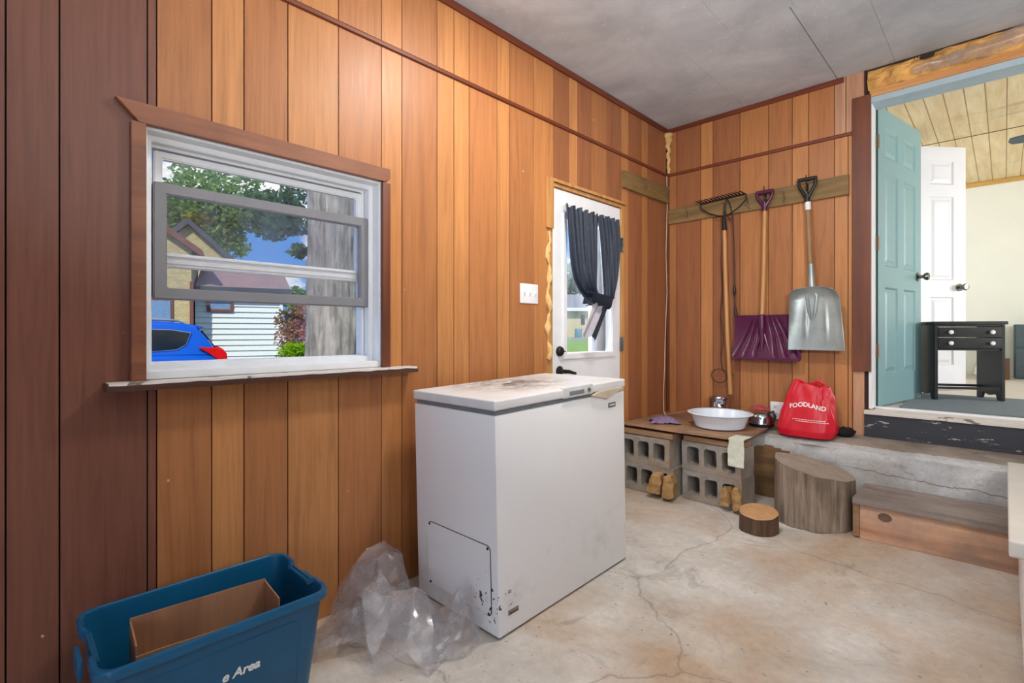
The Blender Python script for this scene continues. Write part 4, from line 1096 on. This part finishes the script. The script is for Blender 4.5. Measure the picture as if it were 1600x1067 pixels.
for v in bm.verts: v.co = Vector((v.co.x * .055, v.co.y * .045, max(v.co.z, -.75) * .034)) * (1 + .3 * noise.noise(v.co * 2)) + Vector((1.262, -.085, .527))
tag(obj('black_cloth', bm, M_dark), 'small black crumpled cloth beside the red bag on the ledge', 'cloth')

# ------------------------------------------------------------------ white low cabinet at the right edge
WC = thing('chest_appliance', 'low white chest with overhanging lid in front of the wooden step, right edge', 'chest', (2.35, -1.2, fz(-1.2)))
bm = BM(); box(bm, 2.036, 2.62, -1.75, -.668, fz(-.8) + .006, .50, .008); obj('cabinet', bm, M_freezer, WC)
bm = BM(); box(bm, 2.050, 2.60, -1.73, -.69, fz(-1.7) + .001, fz(-.8) + .008); obj('plinth', bm, M_dark, WC, False)
bm = BM(); box(bm, 2.000, 2.66, -1.80, -.545, .505, .555, .008, 3); obj('lid', bm, plain('greyed_white_lid', (214, 208, 198), .45, 0, .06, 6), WC)

# ------------------------------------------------------------------ next room
FL2 = .672
def wall_box(name, *a, m=M_wallnext):
    bm = BM(); box(bm, *a); return struct(name, bm, m)
bm = BM(); box(bm, 1.1, 5.6, .16, 4.2, FL2 - .1, FL2); struct('floor_2', bm, M_tile)
bm = BM(); box(bm, 1.1, 5.6, .141, 4.2, 2.89, 2.95); struct('ceiling_2', bm, M_pine, 'yellow pine board ceiling of the next room', 'ceiling')
bm = BM(); box(bm, 1.28, 5.6, .145, .165, 2.63, 2.889); box(bm, 2.40, 5.6, .141, .16, FL2, 2.63); struct('wall_next_front', bm, M_wallnext)
wall_box('wall_next_left', 1.16, 1.262, .142, 4.2, FL2, 2.889)
wall_box('wall_next_back', 1.262, 5.5, 4.05, 4.2, FL2, 2.889)
bm = BM(); core(bm, 'x', .165, 4.05, FL2, 2.889, [(.35, 2.9, 1.2, 2.6)], 5.5, 5.6); struct('wall_next_right', bm, M_wallnext)
bm = BM(); box(bm, 1.262, 5.5, 4.02, 4.049, 2.84, 2.888, .004); struct('trim_17', bm, M_pinetrim)
bm = BM(); box(bm, 1.263, 5.5, 2.12, 2.126, 2.886, 2.8895); struct('trim_18', bm, M_back)

def six_panel(w, h, t):
    """slab from local x=0 (hinge) to w, y 0..t, z 0..h with recessed panels both faces"""
    bm = BM(); st = .115 * w / .8; mid = .11; cw_ = (w - 2 * st - mid) / 2
    rows = [(.115, .36 * 0 + .30)]
    rails = [(0, .20), (.20 + .58, .20 + .58 + .14), (h - .12 - .20 - .10, h - .12 - .20), (h - .12, h)]
    box(bm, 0, st, 0, t, 0, h); box(bm, w - st, w, 0, t, 0, h); box(bm, st + cw_, st + cw_ + mid, 0, t, 0, h)
    for a, b in rails:
        for c0 in (st, st + cw_ + mid): box(bm, c0, c0 + cw_, 0, t, a, b)
    for (a, b), (c, d) in zip(rails, rails[1:]):
        for c0 in (st, st + cw_ + mid):
            for face in (0, 1):
                ysurf = 0 if face == 0 else t; sg = 1 if face == 0 else -1
                x0, x1, z0_, z1_ = c0, c0 + cw_, b, c
                def rc(i, dpt): return [(x0 + i, ysurf + sg * dpt, z0_ + i), (x1 - i, ysurf + sg * dpt, z0_ + i), (x1 - i, ysurf + sg * dpt, z1_ - i), (x0 + i, ysurf + sg * dpt, z1_ - i)]
                loft(bm, [rc(0, 0), rc(.012, .010), rc(.022, .010), rc(.045, .003)], False, True)
    bmesh.ops.recalc_face_normals(bm, faces=bm.faces)
    return bm
def knobset(parent, x, z, t, m):
    for s, y in ((-1, 0), (1, t)):
        bm = BM(); lathe(bm, [(0, 0), (.032, 0), (.032, .006), (.014, .012), (.012, .035), (.024, .042), (.029, .056), (.024, .068), (0, .072)], 24, (x, y, z), Matrix.Rotation(PI / 2 if s < 0 else -PI / 2, 4, 'X'))
        obj('knob', bm, m, parent)
hinge = Vector((1.402, .135, FL2 + .012)); end = Vector((1.545, .90, 0))
ang = math.atan2(end.y - hinge.y, end.x - hinge.x)
G = thing('door_2', 'teal six panel door standing open into the next room', 'door', hinge, rot=(0, 0, ang), kind='structure')
obj('slab', six_panel(.79, 1.96, .036), M_teal, G, False)
bm = BM(); box(bm, -.0015, .0, 0, .036, 0, 1.96); obj('hinge_edge', bm, M_tealedge, G, False, label='dark green hinge edge')
for zc in (.36, 1.06, 1.72):
    bm = BM(); box(bm, -.003, -.0015, .004, .034, zc - .045, zc + .045); tube(bm, [(-.004, -.004, zc - .045), (-.004, -.004, zc + .045)], .006, 8); obj('hinge', bm, M_brass, G)
knobset(G, .72, .885, .036, M_nickel)
e2 = Vector((1.754, 1.888, 0)); wd = .76; dr = Vector((.66, .75, 0)).normalized(); h2 = e2 - dr * wd
Wd = thing('door_3', 'white six panel door ajar behind the teal door', 'door', (h2.x, h2.y, FL2 + .012), rot=(0, 0, math.atan2(dr.y, dr.x)), kind='structure')
obj('slab', six_panel(wd, 2.05, .036), plain('offwhite_door', (214, 215, 220), .4, 0, .02), Wd, False)
knobset(Wd, .70, .86, .036, M_nickel)

# black two drawer stand
dk = thing('drawer_stand', 'small black two drawer stand with white knobs in the open doorway', 'cabinet', (0, 0, FL2))
A = site(3.015, 3.604); ux = (RV * .97 - DV * .24).normalized(); uy = Vector((-ux.y, ux.x, 0))
dk.location = (A.x, A.y, FL2 + .014); dk.rotation_euler = (0, 0, math.atan2(ux.y, ux.x)); LOCAL.add(dk.name)
dw, dd, dh = .415, .27, .555
bm = BM(); box(bm, -.012, dw + .012, -.012, dd + .01, dh - .022, dh, .004); obj('top', bm, M_desk, dk)
foot = [(.0, 0), (.05, 0), (.06, .03), (.075, .05), (.095, .036), (.105, .035), (.135, .028), (.165, .035), (.175, .036), (.195, .05), (.21, .03), (.22, 0), (.27, 0), (.27, dh - .023), (0, dh - .023)]
for x0 in (0, dw - .018):
    bm = BM(); prism(bm, foot, x0, x0 + .018, 'x'); obj('side_panel', bm, M_desk, dk, False)
for q in ((.004, dd, dh - .036, dh - .0225), (.01, dd, dh - .205, dh - .193), (.005, .02, .075, .092), (dd - .02, dd - .004, .075, .092)):
    bm = BM(); box(bm, .018, dw - .018, *q); obj('rail', bm, M_desk, dk, False)
for i, (za, zb_) in enumerate(((dh - .112, dh - .040), (dh - .190, dh - .116))):
    bm = BM(); box(bm, .020, dw - .020, -.004, dd - .03, za, zb_, .003); dr_ = obj('drawer', bm, M_desk, dk)
    for kx in (.085, dw - .085):
        bm = BM(); lathe(bm, [(0, 0), (.006, 0), (.006, .010), (.013, .016), (.015, .024), (.011, .031), (0, .033)], 20, (kx, -.004, (za + zb_) / 2), PIX if False else Matrix.Rotation(PI / 2, 4, 'X')); obj('knob', bm, M_white, dr_, label='white drawer knob')
# slate storage unit, clutter, rug, fan
su = thing('drawer_unit', 'slate grey plastic storage chest against the far wall of the next room', 'storage chest', (2.35, 3.75, FL2))
bm = BM(); box(bm, 2.06, 2.75, 3.64, 4.0, FL2 + .004, FL2 + .575, .008); obj('body', bm, M_slate, su)
for za, zb_ in ((.02, .315), (.335, .56)):
    bm = BM(); box(bm, 2.075, 2.735, 3.628, 3.6405, FL2 + za, FL2 + zb_, .004); obj('drawer', bm, M_slate, su)
bm = BM(); box(bm, 1.80, 2.03, 3.45, 3.60, FL2 + .003, FL2 + .22, .004); tag(obj('carton', bm, plain('dark_brown_card', (96, 70, 48), .8)), 'brown carton on the floor behind the black stand', 'carton')
bm = BM(); bmesh.ops.create_icosphere(bm, subdivisions=4, radius=1)
for v in bm.verts: v.co = Vector((v.co.x * .09, v.co.y * .07, max(v.co.z, -.8) * .085)) * (1 + .35 * noise.noise(v.co * 2.2)) + Vector((1.86, 3.32, FL2 + .082))
tag(obj('grocery_bag', bm, M_letter), 'crumpled white plastic bag in front of the brown carton', 'bag')
bm = BM(); prism(bm, rrect(1.50, 2.7, .22, 1.28, .03), FL2 + .001, FL2 + .012, 'z'); tag(obj('rug', bm, M_rug), 'slate grey rug on the pale floor under the black stand', 'rug')
fan = thing('ceiling_fan', 'grey bladed ceiling fan under the pine ceiling', 'ceiling fan', (2.62, 1.62, 2.889))
bm = BM(); lathe(bm, [(0, 0), (.06, 0), (.06, -.03), (.015, -.04), (.015, -.16), (.09, -.18), (.10, -.24), (.06, -.28), (0, -.29)], 32, fan.location); obj('motor', bm, M_slate, fan)
for k in range(5):
    a = math.radians(172 + 72 * k); bm = BM()
    Mx = Matrix.Translation(fan.location + Vector((0, 0, -.225))) @ Matrix.Rotation(a, 4, 'Z') @ Matrix.Rotation(math.radians(10), 4, 'X')
    prism(bm, [(.11, -.02), (.17, -.05), (.55, -.062), (.60, -.05), (.615, 0), (.60, .05), (.55, .062), (.17, .05), (.11, .02)], -.004, .004, 'z', M=Mx); obj('blade', bm, M_slate, fan)

# ------------------------------------------------------------------ outdoors
M_grass = plain('lawn', (134, 168, 52), .95, 0, .3, 6)
M_asphalt = plain('driveway', (150, 148, 146), .9, 0, .12, 4)
def ss(t): t = max(0, min(1, t)); return t * t * (3 - 2 * t)
bm = BM()
def gr(u, v):
    x = -70 + 69.8 * u ** .6; y = -30 + 110 * v
    lat = (x - CAM.x) * RV.x + (y - CAM.y) * RV.y
    return (x, y, -.25 + 1.02 * ss((lat + 3) / 4.5) * ss((-x) / 5))
grid(bm, gr, 60, 90)
for f in bm.faces:
    c = f.calc_center_median(); dep = (c - CAM).dot(DV); lat = (c - CAM).dot(RV)
    f.material_index = 1 if (lat < -1.0 and dep < 14) or (26 < dep < 37 and lat > -1) else 0
struct('ground', bm, [M_grass, M_asphalt], 'lawn and driveway outside', 'ground')
RZ = (0, 0, TH)
M_brick = None
def brickmat():
    m = Mat('yellow_brick'); tb_ = m.n('ShaderNodeTexBrick'); tb_.inputs['Scale'].default_value = 4.0
    tb_.inputs['Color1'].default_value = lin((206, 190, 136)); tb_.inputs['Color2'].default_value = lin((190, 172, 118)); tb_.inputs['Mortar'].default_value = lin((170, 160, 130))
    tc = m.n('ShaderNodeTexCoord'); sp_ = m.n('ShaderNodeSeparateXYZ'); cb = m.n('ShaderNodeCombineXYZ'); m.l(tc.outputs['Object'], sp_.inputs[0]); m.l(sp_.outputs[0], cb.inputs[0]); m.l(sp_.outputs[2], cb.inputs[1]); m.l(cb.outputs[0], tb_.inputs['Vector'])
    m.set(tb_.outputs['Color'], .9); return m.m
M_brick = brickmat()
M_shingle = plain('red_shingle', (156, 128, 124), .9, 0, .18, 9)
M_fascia = plain('dark_fascia', (66, 76, 80), .6)
M_redtrim = plain('redbrown_trim', (120, 74, 60), .6)
M_siding = plain('pale_siding', (218, 226, 220), .6, 0, .03)
M_housewin = plain('house_window', (120, 150, 180), .15)
G0 = -.25
def house(lat, dep): return (*site(lat, dep)[:2], G0)
RZ = (0, 0, TH + .5)
H1 = thing('brick_house', 'yellow brick house with dark gable edge behind the blue car', 'house', house(-12.8, 20), rot=RZ)
pk_, sl = 5.39 - G0, .93
bm = BM(); prism(bm, [(-2.6, 0), (2.6, 0), (2.6, pk_ - 2.6 * sl), (0, pk_), (-2.6, pk_ - 2.6 * sl)], 0, 5, 'y'); obj('wall', bm, M_brick, H1, False)
for q in (-1, 1):
    bm = BM(); prism(bm, [(0, pk_ + .01), (q * 2.9, pk_ - 2.9 * sl + .01), (q * 2.9, pk_ - 2.9 * sl + .26), (0, pk_ + .26)], -.3, 5.2, 'y'); obj('roof', bm, M_fascia, H1, False)
H2 = thing('house_wing', 'yellow brick house wing with red brown roof edge beside the pale garage', 'house', house(-8.18, 12.9), rot=RZ)
pk2, sl2 = 4.95 - G0, .735
bm = BM(); prism(bm, [(-4.6, 0), (0, 0), (0, pk2 - 2.3 * sl2), (-2.3, pk2), (-4.6, pk2 - 2.3 * sl2)], 0, 2.6, 'y'); obj('wall', bm, M_brick, H2, False)
for q in (-1, 1):
    bm = BM(); prism(bm, [(-2.3, pk2 + .0), (-2.3 + q * 2.55, pk2 - 2.55 * sl2), (-2.3 + q * 2.55, pk2 - 2.55 * sl2 + .17), (-2.3, pk2 + .17)], -.25, 2.6, 'y'); obj('roof', bm, M_redtrim, H2, False)
bm = BM(); box(bm, -.95, -.38, -.03, .02, 1.15, 2.25); wf = obj('window', bm, M_redtrim, H2, False)
bm = BM(); box(bm, -.90, -.44, -.04, -.028, 1.2, 2.2); obj('pane', bm, M_housewin, wf, False)
bm = BM(); box(bm, -.03, .05, -.09, -.0, 0, 2.7); obj('downspout', bm, M_redtrim, H2, False)
H3 = thing('siding_garage', 'pale sided garage with red brown roof behind the blue car', 'garage', house(-6.59, 14.5), rot=RZ)
ez = 2.34 - G0
bm = BM()
for i in range(17):
    z = i * .152; prism(bm, [(-.022, z), (0.02, z + .152), (.1, z + .152), (.1, z)], -2.12, 0.0, 'x')
prism(bm, [(.1, 0), (5, 0), (5, ez), (2.55, ez + .7), (.1, ez)], -2.12, -.002, 'x'); obj('wall', bm, M_siding, H3, False)
bm = BM(); prism(bm, [(-.28, ez - .04), (2.55, ez + .76), (5.3, ez - .04), (5.3, ez + .03), (2.55, ez + .84), (-.28, ez + .04)], -2.10, .2, 'x'); obj('roof', bm, M_shingle, H3, False)
bm = BM(); box(bm, -2.10, .2, -.31, -.281, ez - .14, ez + .04); obj('eave_board', bm, M_fascia, H3, False)
bm = BM(); box(bm, -.07, .012, -.04, .03, 0, ez); obj('corner_board', bm, M_white, H3, False)
bm = BM(); frame(bm, 0, .08, .0, .62, 1.97, 2.46, .07)
bmesh.ops.transform(bm, matrix=Matrix.Translation((-1.85, 0, 0)) @ Matrix(((0, 1, 0, 0), (-1, 0, 0, .02), (0, 0, 1, 0), (0, 0, 0, 1))), verts=bm.verts); fr = obj('window', bm, M_redtrim, H3, False)
bm = BM(); box(bm, -1.79, -1.29, -.035, .02, 2.03, 2.4); obj('pane', bm, M_housewin, fr, False)

# blue car, tail to the right. local x forward (towards left of view), y across, z up
cp = site(-6.42, 11.3)
CR = thing('car', 'bright blue hatchback style car parked by the pale garage, tail lamp showing', 'car', (cp.x, cp.y, G0), rot=(0, 0, TH + PI + .54))
M_car = plain('blue_car_paint', (4, 84, 188), .18, 0, .05)
M_car2 = M_car
M_cglass = plain('car_window_tint', (14, 18, 20), .05)
M_lamp = plain('red_tail_lamp', (214, 20, 24), .15)
M_rubber = plain('tyre_rubber', (24, 24, 25), .8)
def carsec(pts): return pts
bm = BM()
# lofted shell: sections along x with half widths
stations = [(-.02, .42, .62, .80), (0.0, .36, .84, .86), (.10, .30, .98, .90), (.35, .26, 1.02, .91), (1.0, .24, 1.04, .915), (2.2, .22, 1.04, .915), (3.1, .22, 1.02, .91), (3.7, .24, .99, .90), (4.2, .28, .90, .86), (4.45, .34, .74, .74)]
loops = []
for x, zl, zh, hw in stations:
    lp = []
    for k in range(24):
        a = 2 * PI * k / 24; c, s = math.cos(a), math.sin(a); e = .38
        lp.append((x, hw * math.copysign(abs(c) ** e, c), (zl + zh) / 2 + (zh - zl) / 2 * math.copysign(abs(s) ** e, s)))
    loops.append(lp)
loft(bm, loops, True, True); bmesh.ops.recalc_face_normals(bm, faces=bm.faces); obj('body', bm, M_car, CR, True, 50)
bm = BM()
cab = [(.14, .96, .98, .80), (.30, .96, 1.24, .74), (.50, .96, 1.50, .66), (.56, .96, 1.56, .65), (.80, .96, 1.60, .655), (1.6, .96, 1.66, .66), (2.4, .96, 1.63, .655), (2.9, .96, 1.45, .70), (3.45, .96, 1.05, .80)]
loops = []
for x, zl, zh, hw in cab:
    wb = .86
    loops.append([(x, -wb, zl), (x, -wb + (wb - hw) * .9, zl + (zh - zl) * .9), (x, -hw * .92, zh), (x, 0, zh + .012), (x, hw * .92, zh), (x, wb - (wb - hw) * .9, zl + (zh - zl) * .9), (x, wb, zl)])
loft(bm, loops, True, True); bmesh.ops.recalc_face_normals(bm, faces=bm.faces); obj('cabin', bm, M_car, CR, True, 30)
def sidepane(poly, s, off=.012):
    # maps (x,z) onto the sloping cabin side
    out = []
    for x, z in poly:
        zt_c = 1.58; t = (z - .96) / (zt_c - .96)
        out.append(Vector((x, s * (.86 - .195 * t + off), z)))
    return out
for s in (-1, 1):
    for poly, nm in (([(.62, 1.40), (.70, 1.16), (.86, 1.06), (1.30, 1.03), (1.30, 1.47), (.95, 1.46)], 'rear_quarter_window'), ([(1.34, 1.03), (2.1, 1.02), (2.1, 1.50), (1.34, 1.475)], 'rear_door_window'), ([(2.16, 1.02), (3.0, 1.02), (2.62, 1.44), (2.16, 1.50)], 'front_door_window')):
        bm = BM(); P_ = sidepane(poly, s); Q_ = sidepane(poly, s, -.03)
        a = [bm.verts.new(p) for p in P_]; b = [bm.verts.new(p) for p in Q_]
        bm.faces.new(a); bm.faces.new(b[::-1])
        for i in range(len(a)): bm.faces.new((a[i], b[i], b[(i + 1) % len(a)], a[(i + 1) % len(a)]))
        bmesh.ops.recalc_face_normals(bm, faces=bm.faces); wn = obj(nm, bm, M_cglass, CR, False)
        if nm == 'rear_quarter_window':
            bm = BM(); tube(bm, P_ + P_[:1], .012, 6, False); obj('chrome_trim', bm, M_chrome, wn)
    bm = BM(); prism(bm, [(-.03, .86), (-.01, 1.0), (.14, 1.10), (.50, 1.11), (.32, 1.0), (.18, .88), (.06, .80)], s * .80 if s > 0 else -.935, .935 if s > 0 else -.80, 'y', .015); obj('tail_lamp', bm, M_lamp, CR)
    bm = BM(); tube(bm, [(.75, s * .60, 1.605), (.9, s * .60, 1.66), (1.8, s * .60, 1.70), (2.4, s * .58, 1.66)], .018, 8); obj('roof_rail', bm, M_chrome, CR)
    for x in (.78, 3.55):
        bm = BM(); MX = Matrix.Translation((x, s * .80, .33)) @ Matrix.Rotation(PI / 2, 4, 'X'); lathe(bm, [(.12, -.1), (.30, -.1), (.33, -.06), (.33, .06), (.30, .1), (.12, .1)], 32, (0, 0, 0), MX); wh = obj('wheel', bm, M_rubber, CR)
        bm = BM(); lathe(bm, [(0, -.09), (.05, -.09), (.06, -.06), (.19, -.08), (.21, -.1), (.21, .1), (.19, .08), (.06, .06), (.05, .09), (0, .09)], 20, (0, 0, 0), MX); obj('rim', bm, M_nickel, wh)
bm = BM(); prism(bm, [(.17, 1.04), (.46, 1.46), (.48, 1.44), (.21, 1.03)], -.60, .60, 'y', M=Matrix.Translation((-.03, 0, 0))); obj('rear_window', bm, M_cglass, CR, False)
bm = BM(); prism(bm, [(.40, 1.52), (.62, 1.585), (.70, 1.57), (.46, 1.49)], -.60, .60, 'y', .008); obj('spoiler', bm, M_car, CR)
bm = BM(); box(bm, -.05, .12, -.82, .82, .34, .56, .03); obj('bumper', bm, M_black, CR)

# trees and shrubs
def leafmat(name, a, b, c):
    m = Mat(name); v = m.coords(); f = m.noise(v, 1.6, 5, .8)
    col = m.ramp(f, [(.3, lin(a)), (.55, lin(b)), (.75, lin(c))]); m.nt.nodes.remove(m.b)
    df = m.n('ShaderNodeBsdfDiffuse'); tl = m.n('ShaderNodeBsdfTranslucent'); mx = m.n('ShaderNodeMixShader'); mx.inputs[0].default_value = .5
    m.l(col, df.inputs[0]); m.l(col, tl.inputs[0]); m.l(df.outputs[0], mx.inputs[1]); m.l(tl.outputs[0], mx.inputs[2]); m.l(mx.outputs[0], m.out.inputs['Surface']); return m.m
M_leaf = leafmat('leaf_green', (92, 124, 66), (146, 176, 108), (196, 208, 142))
M_leafd = leafmat('leaf_dark', (60, 84, 60), (104, 134, 92), (150, 172, 122))
M_leafy = leafmat('leaf_yellow', (120, 130, 50), (170, 160, 60), (200, 180, 80))
M_leafp = leafmat('shrub_pink', (96, 130, 60), (200, 140, 130), (240, 176, 172))
M_leafl = leafmat('shrub_lime', (80, 130, 30), (150, 190, 40), (190, 210, 60))
def leaves(clusters, size):
    bm = BM()
    for c, r, n in clusters:
        c = Vector(c)
        for _ in range(n):
            d = Vector((R.gauss(0, 1), R.gauss(0, 1), R.gauss(0, 1))).normalized() * (R.random() ** .4)
            p = c + Vector((d.x * r[0], d.y * r[0], d.z * r[1]))
            a = Vector((R.gauss(0, 1), R.gauss(0, 1), R.gauss(0, .6))).normalized(); b = a.cross(Vector((R.gauss(0, 1), R.gauss(0, 1), R.gauss(0, 1)))).normalized()
            s = size * R.uniform(.6, 1.3)
            v = [bm.verts.new(p + a * s), bm.verts.new(p + b * s * .5), bm.verts.new(p - a * s * .8), bm.verts.new(p - b * s * .5)]
            bm.faces.new(v)
    return bm
def trunk(p0, p1, r0, r1, bark, seed=0, nu=72, nv=90, amp=.06):
    bm = BM(); p0 = Vector(p0); p1 = Vector(p1)
    def fn(u, v):
        a = 2 * PI * u; c = p0.lerp(p1, v); r = r0 + (r1 - r0) * v; r *= 1 + .25 * math.exp(-v * 14)
        n = noise.turbulence(Vector((math.cos(a) * 6, math.sin(a) * 6, seed + v * (p1 - p0).length * 3.2)), 4, False)
        r *= 1 + amp * (n - .5) * 2
        return c + Vector((math.cos(a) * r, math.sin(a) * r, 0))
    grid(bm, fn, nu, nv, True); return bm
M_treebark = wood('grey_bark', (110, 104, 96), (206, 198, 186), 'z', .7, .95, .5, (96, 90, 80))
tp_ = site(-2.24, 6.35)
T1 = thing('maple_tree', 'large old tree with thick rough grey trunk close outside the window', 'tree', (tp_.x, tp_.y, G0))
obj('trunk', trunk((tp_.x, tp_.y, G0 - .05), (tp_.x + .03, tp_.y + .03, 6.5), .345, .31, M_treebark, 2), M_treebark, T1, True, 80)
bm = BM()
tube(bm, [site(-2.4, 6.4, 4.2), site(-3.2, 7.0, 4.9), site(-4.6, 8.2, 5.1), site(-6.0, 9, 4.9)], [.14, .10, .07, .03], 10); tube(bm, [site(-2.2, 6.4, 4.8), site(-1.4, 7.0, 5.8), site(-.4, 7.6, 6.6)], [.12, .09, .04], 10)
tube(bm, [site(-3.2, 7.0, 4.9), site(-3.35, 7.4, 4.0), site(-3.3, 7.5, 3.0)], [.05, .03, .012], 8); obj('branches', bm, M_treebark, T1)
cl = []
for px_, py_, dp, r, n in ((415, 318, 8.5, .38, 260), (440, 330, 8, .36, 420), (455, 350, 7.6, .28, 260), (468, 300, 7.5, .3, 200), (425, 355, 8.5, .34, 300), (400, 345, 9, .3, 220), (468, 392, 7.4, .15, 110), (466, 420, 7.4, .10, 50), (500, 215, 7, .5, 300), (440, 258, 8, .4, 110), (385, 258, 9, .35, 60)):
    p = CAM + ray(px_, py_) * dp; cl.append((p, (r, r * .75), n))
obj('foliage', leaves(cl, .065), M_leafd, T1, False)
tp2 = site(-17, 30)
T2 = thing('background_tree', 'leafy green tree rising behind the brick house', 'tree', (tp2.x, tp2.y, G0))
obj('trunk', trunk((tp2.x, tp2.y, G0), (tp2.x, tp2.y, 7), .35, .2, M_treebark, 5, 20, 20), M_treebark, T2, True, 80)
cl = []
for px_, py_, dp, r, n in ((258, 300, 30, 1.0, 220), (300, 300, 29, 1.4, 620), (328, 330, 28, 1.5, 900), (282, 328, 30, 1.3, 600), (350, 360, 28, 1.2, 620), (352, 308, 29, 1.4, 560), (312, 372, 29, 1.3, 560), (380, 340, 28, 1.1, 420), (270, 350, 30, 1.1, 380), (335, 272, 30, 1.2, 300), (368, 385, 28, .8, 200), (395, 318, 28, .9, 260), (290, 268, 30, .9, 160), (390, 280, 29, .9, 160)):
    cl.append((CAM + ray(px_, py_) * dp, (r, r * .8), n))
obj('foliage', leaves(cl, .19), M_leaf, T2, False)
bm = leaves([(CAM + ray(308, 345) * 27, (.7, .5), 190)], .18); obj('foliage', bm, M_leafy, T2, False, label='yellow tinged leaves')
def shrub(nm, lb, spots, size, m, base, group=None):
    T = thing(nm, lb, 'shrub', base)
    obj('foliage', leaves([(CAM + ray(a, b) * d, (r, r * .9), n) for a, b, d, r, n in spots], size), m, T, False)
    bm = BM(); b = Vector(base)
    for k in range(4): tube(bm, [b, b + Vector((R.uniform(-.3, .3), R.uniform(-.3, .3), 1.0))], [.03, .01], 6)
    obj('stems', bm, M_bark, T)
shrub('flowering_shrub', 'pink flowering shrub between the garage and the tree trunk', [(452, 500, 13, .38, 500), (466, 515, 12.8, .38, 500), (455, 530, 13, .42, 500), (470, 490, 13, .3, 300)], .055, M_leafp, site(-5.6, 12.9, G0))
shrub('green_shrub', 'lime green low bush at the foot of the tree trunk', [(462, 546, 11, .22, 260), (450, 552, 11, .25, 260), (470, 556, 11, .25, 260)], .05, M_leafl, site(-4.75, 11, G0))
shrub('distant_tree', 'small green treetop above the garage eave', [(462, 462, 22, .45, 260), (470, 470, 22, .6, 300), (455, 472, 22, .4, 220)], .10, M_leaf, site(-9.3, 22, G0))
# view through the door glass
H4 = thing('bungalow', 'beige bungalow across the lawn seen through the door glass', 'house', (*site(3.6, 40)[:2], .77), rot=(0, 0, TH))
bm = BM(); box(bm, -4, 5.2, 0, 6, 0, 2.25); obj('wall', bm, plain('beige_wall', (196, 180, 146), .9), H4, False)
bm = BM(); prism(bm, [(-.6, 2.2), (3, 3.6), (6.6, 2.2)], -4.5, 5.7, 'x'); obj('roof', bm, plain('grey_roof', (150, 146, 148), .9), H4, False)
bm = BM(); box(bm, 1.85, 2.15, -.05, .05, 1.0, 1.75); obj('window', bm, M_cglass, H4, False)
bm = BM(); box(bm, -4.4, 5.6, -.7, -.55, 2.05, 2.3); obj('eave_board', bm, M_siding, H4, False)
bp = site(5.05, 38.5, .77)
bm = BM(); lathe(bm, [(0, 0), (.26, 0), (.28, .05), (.27, .3), (.28, .6), (.25, .66), (0, .67)], 24, bp); tag(obj('barrel', bm, plain('blue_barrel', (96, 136, 160), .5)), 'blue barrel standing by the beige bungalow', 'barrel')
shrub('hedge_tree', 'green trees behind the beige bungalow', [(880 + 12 * i, 458 - (i % 3) * 14, 50, 2.2, 260) for i in range(9)], .35, M_leafd, site(8, 50, .77))

# ------------------------------------------------------------------ sky
w = bpy.data.worlds.new('sky'); bpy.context.scene.world = w; w.use_nodes = True; nt = w.node_tree
bg = nt.nodes['Background']; tc = nt.nodes.new('ShaderNodeTexCoord'); nz = nt.nodes.new('ShaderNodeTexNoise'); mp = nt.nodes.new('ShaderNodeMapping')
mp.inputs['Scale'].default_value = (2.2, 2.2, 6.0); nt.links.new(tc.outputs['Generated'], mp.inputs['Vector']); nt.links.new(mp.outputs[0], nz.inputs['Vector'])
nz.inputs['Scale'].default_value = 2.4; nz.inputs['Detail'].default_value = 7; nz.inputs['Roughness'].default_value = .55
rp = nt.nodes.new('ShaderNodeValToRGB'); e = rp.color_ramp.elements
e[0].position, e[0].color = .50, (.12, .34, .85, 1); e[1].position, e[1].color = .60, (1, 1, 1, 1)
nt.links.new(nz.outputs['Fac'], rp.inputs['Fac']); nt.links.new(rp.outputs['Color'], bg.inputs['Color']); bg.inputs['Strength'].default_value = 1.0

# ------------------------------------------------------------------ lights
def lamp(name, kind, loc, energy, col=(1, 1, 1), look=None, **kw):
    l = bpy.data.lights.new(name, kind); l.energy = energy; l.color = col
    for k, v in kw.items(): setattr(l, k, v)
    o = bpy.data.objects.new(name, l); C.objects.link(o); o.location = loc
    if look is not None: o.rotation_euler = (Vector(look) - Vector(loc)).to_track_quat('-Z', 'Y').to_euler()
    return o
lamp('sun', 'SUN', (8, -8, 12), 3.1, (1, .96, .88), (0, 0, 2.5), angle=.01)
lamp('ceiling_lamp', 'AREA', (.98, -2.15, 2.80), 30, (1, .95, .88), (.80, -2.1, 0), shape='DISK', size=.26)
lamp('ceiling_fill', 'AREA', (2.6, -3.4, 1.75), 80, (1, .99, .97), (2.3, -2.6, 2.9), shape='DISK', size=.5)  # added lamp aimed upward to brighten the ceiling; no such fixture in the room
lamp('rear_fill', 'AREA', (2.9, -6.3, 1.2), 32, (.93, .97, 1), (2.4, -1.5, 2.3), shape='RECTANGLE', size=2.8, size_y=2.0)  # fill lamp added behind the camera; its source is unseen
lamp('room_window_light', 'AREA', (5.4, 1.8, 1.9), 88, (.97, .98, 1), (1.4, 1.2, 1.3), shape='RECTANGLE', size=1.2, size_y=1.2)
lamp('door_glass_daylight', 'AREA', (-.35, -1.07, 1.75), 22, (.9, .95, 1), (1.6, -.4, .9), shape='RECTANGLE', size=.5, size_y=.8)
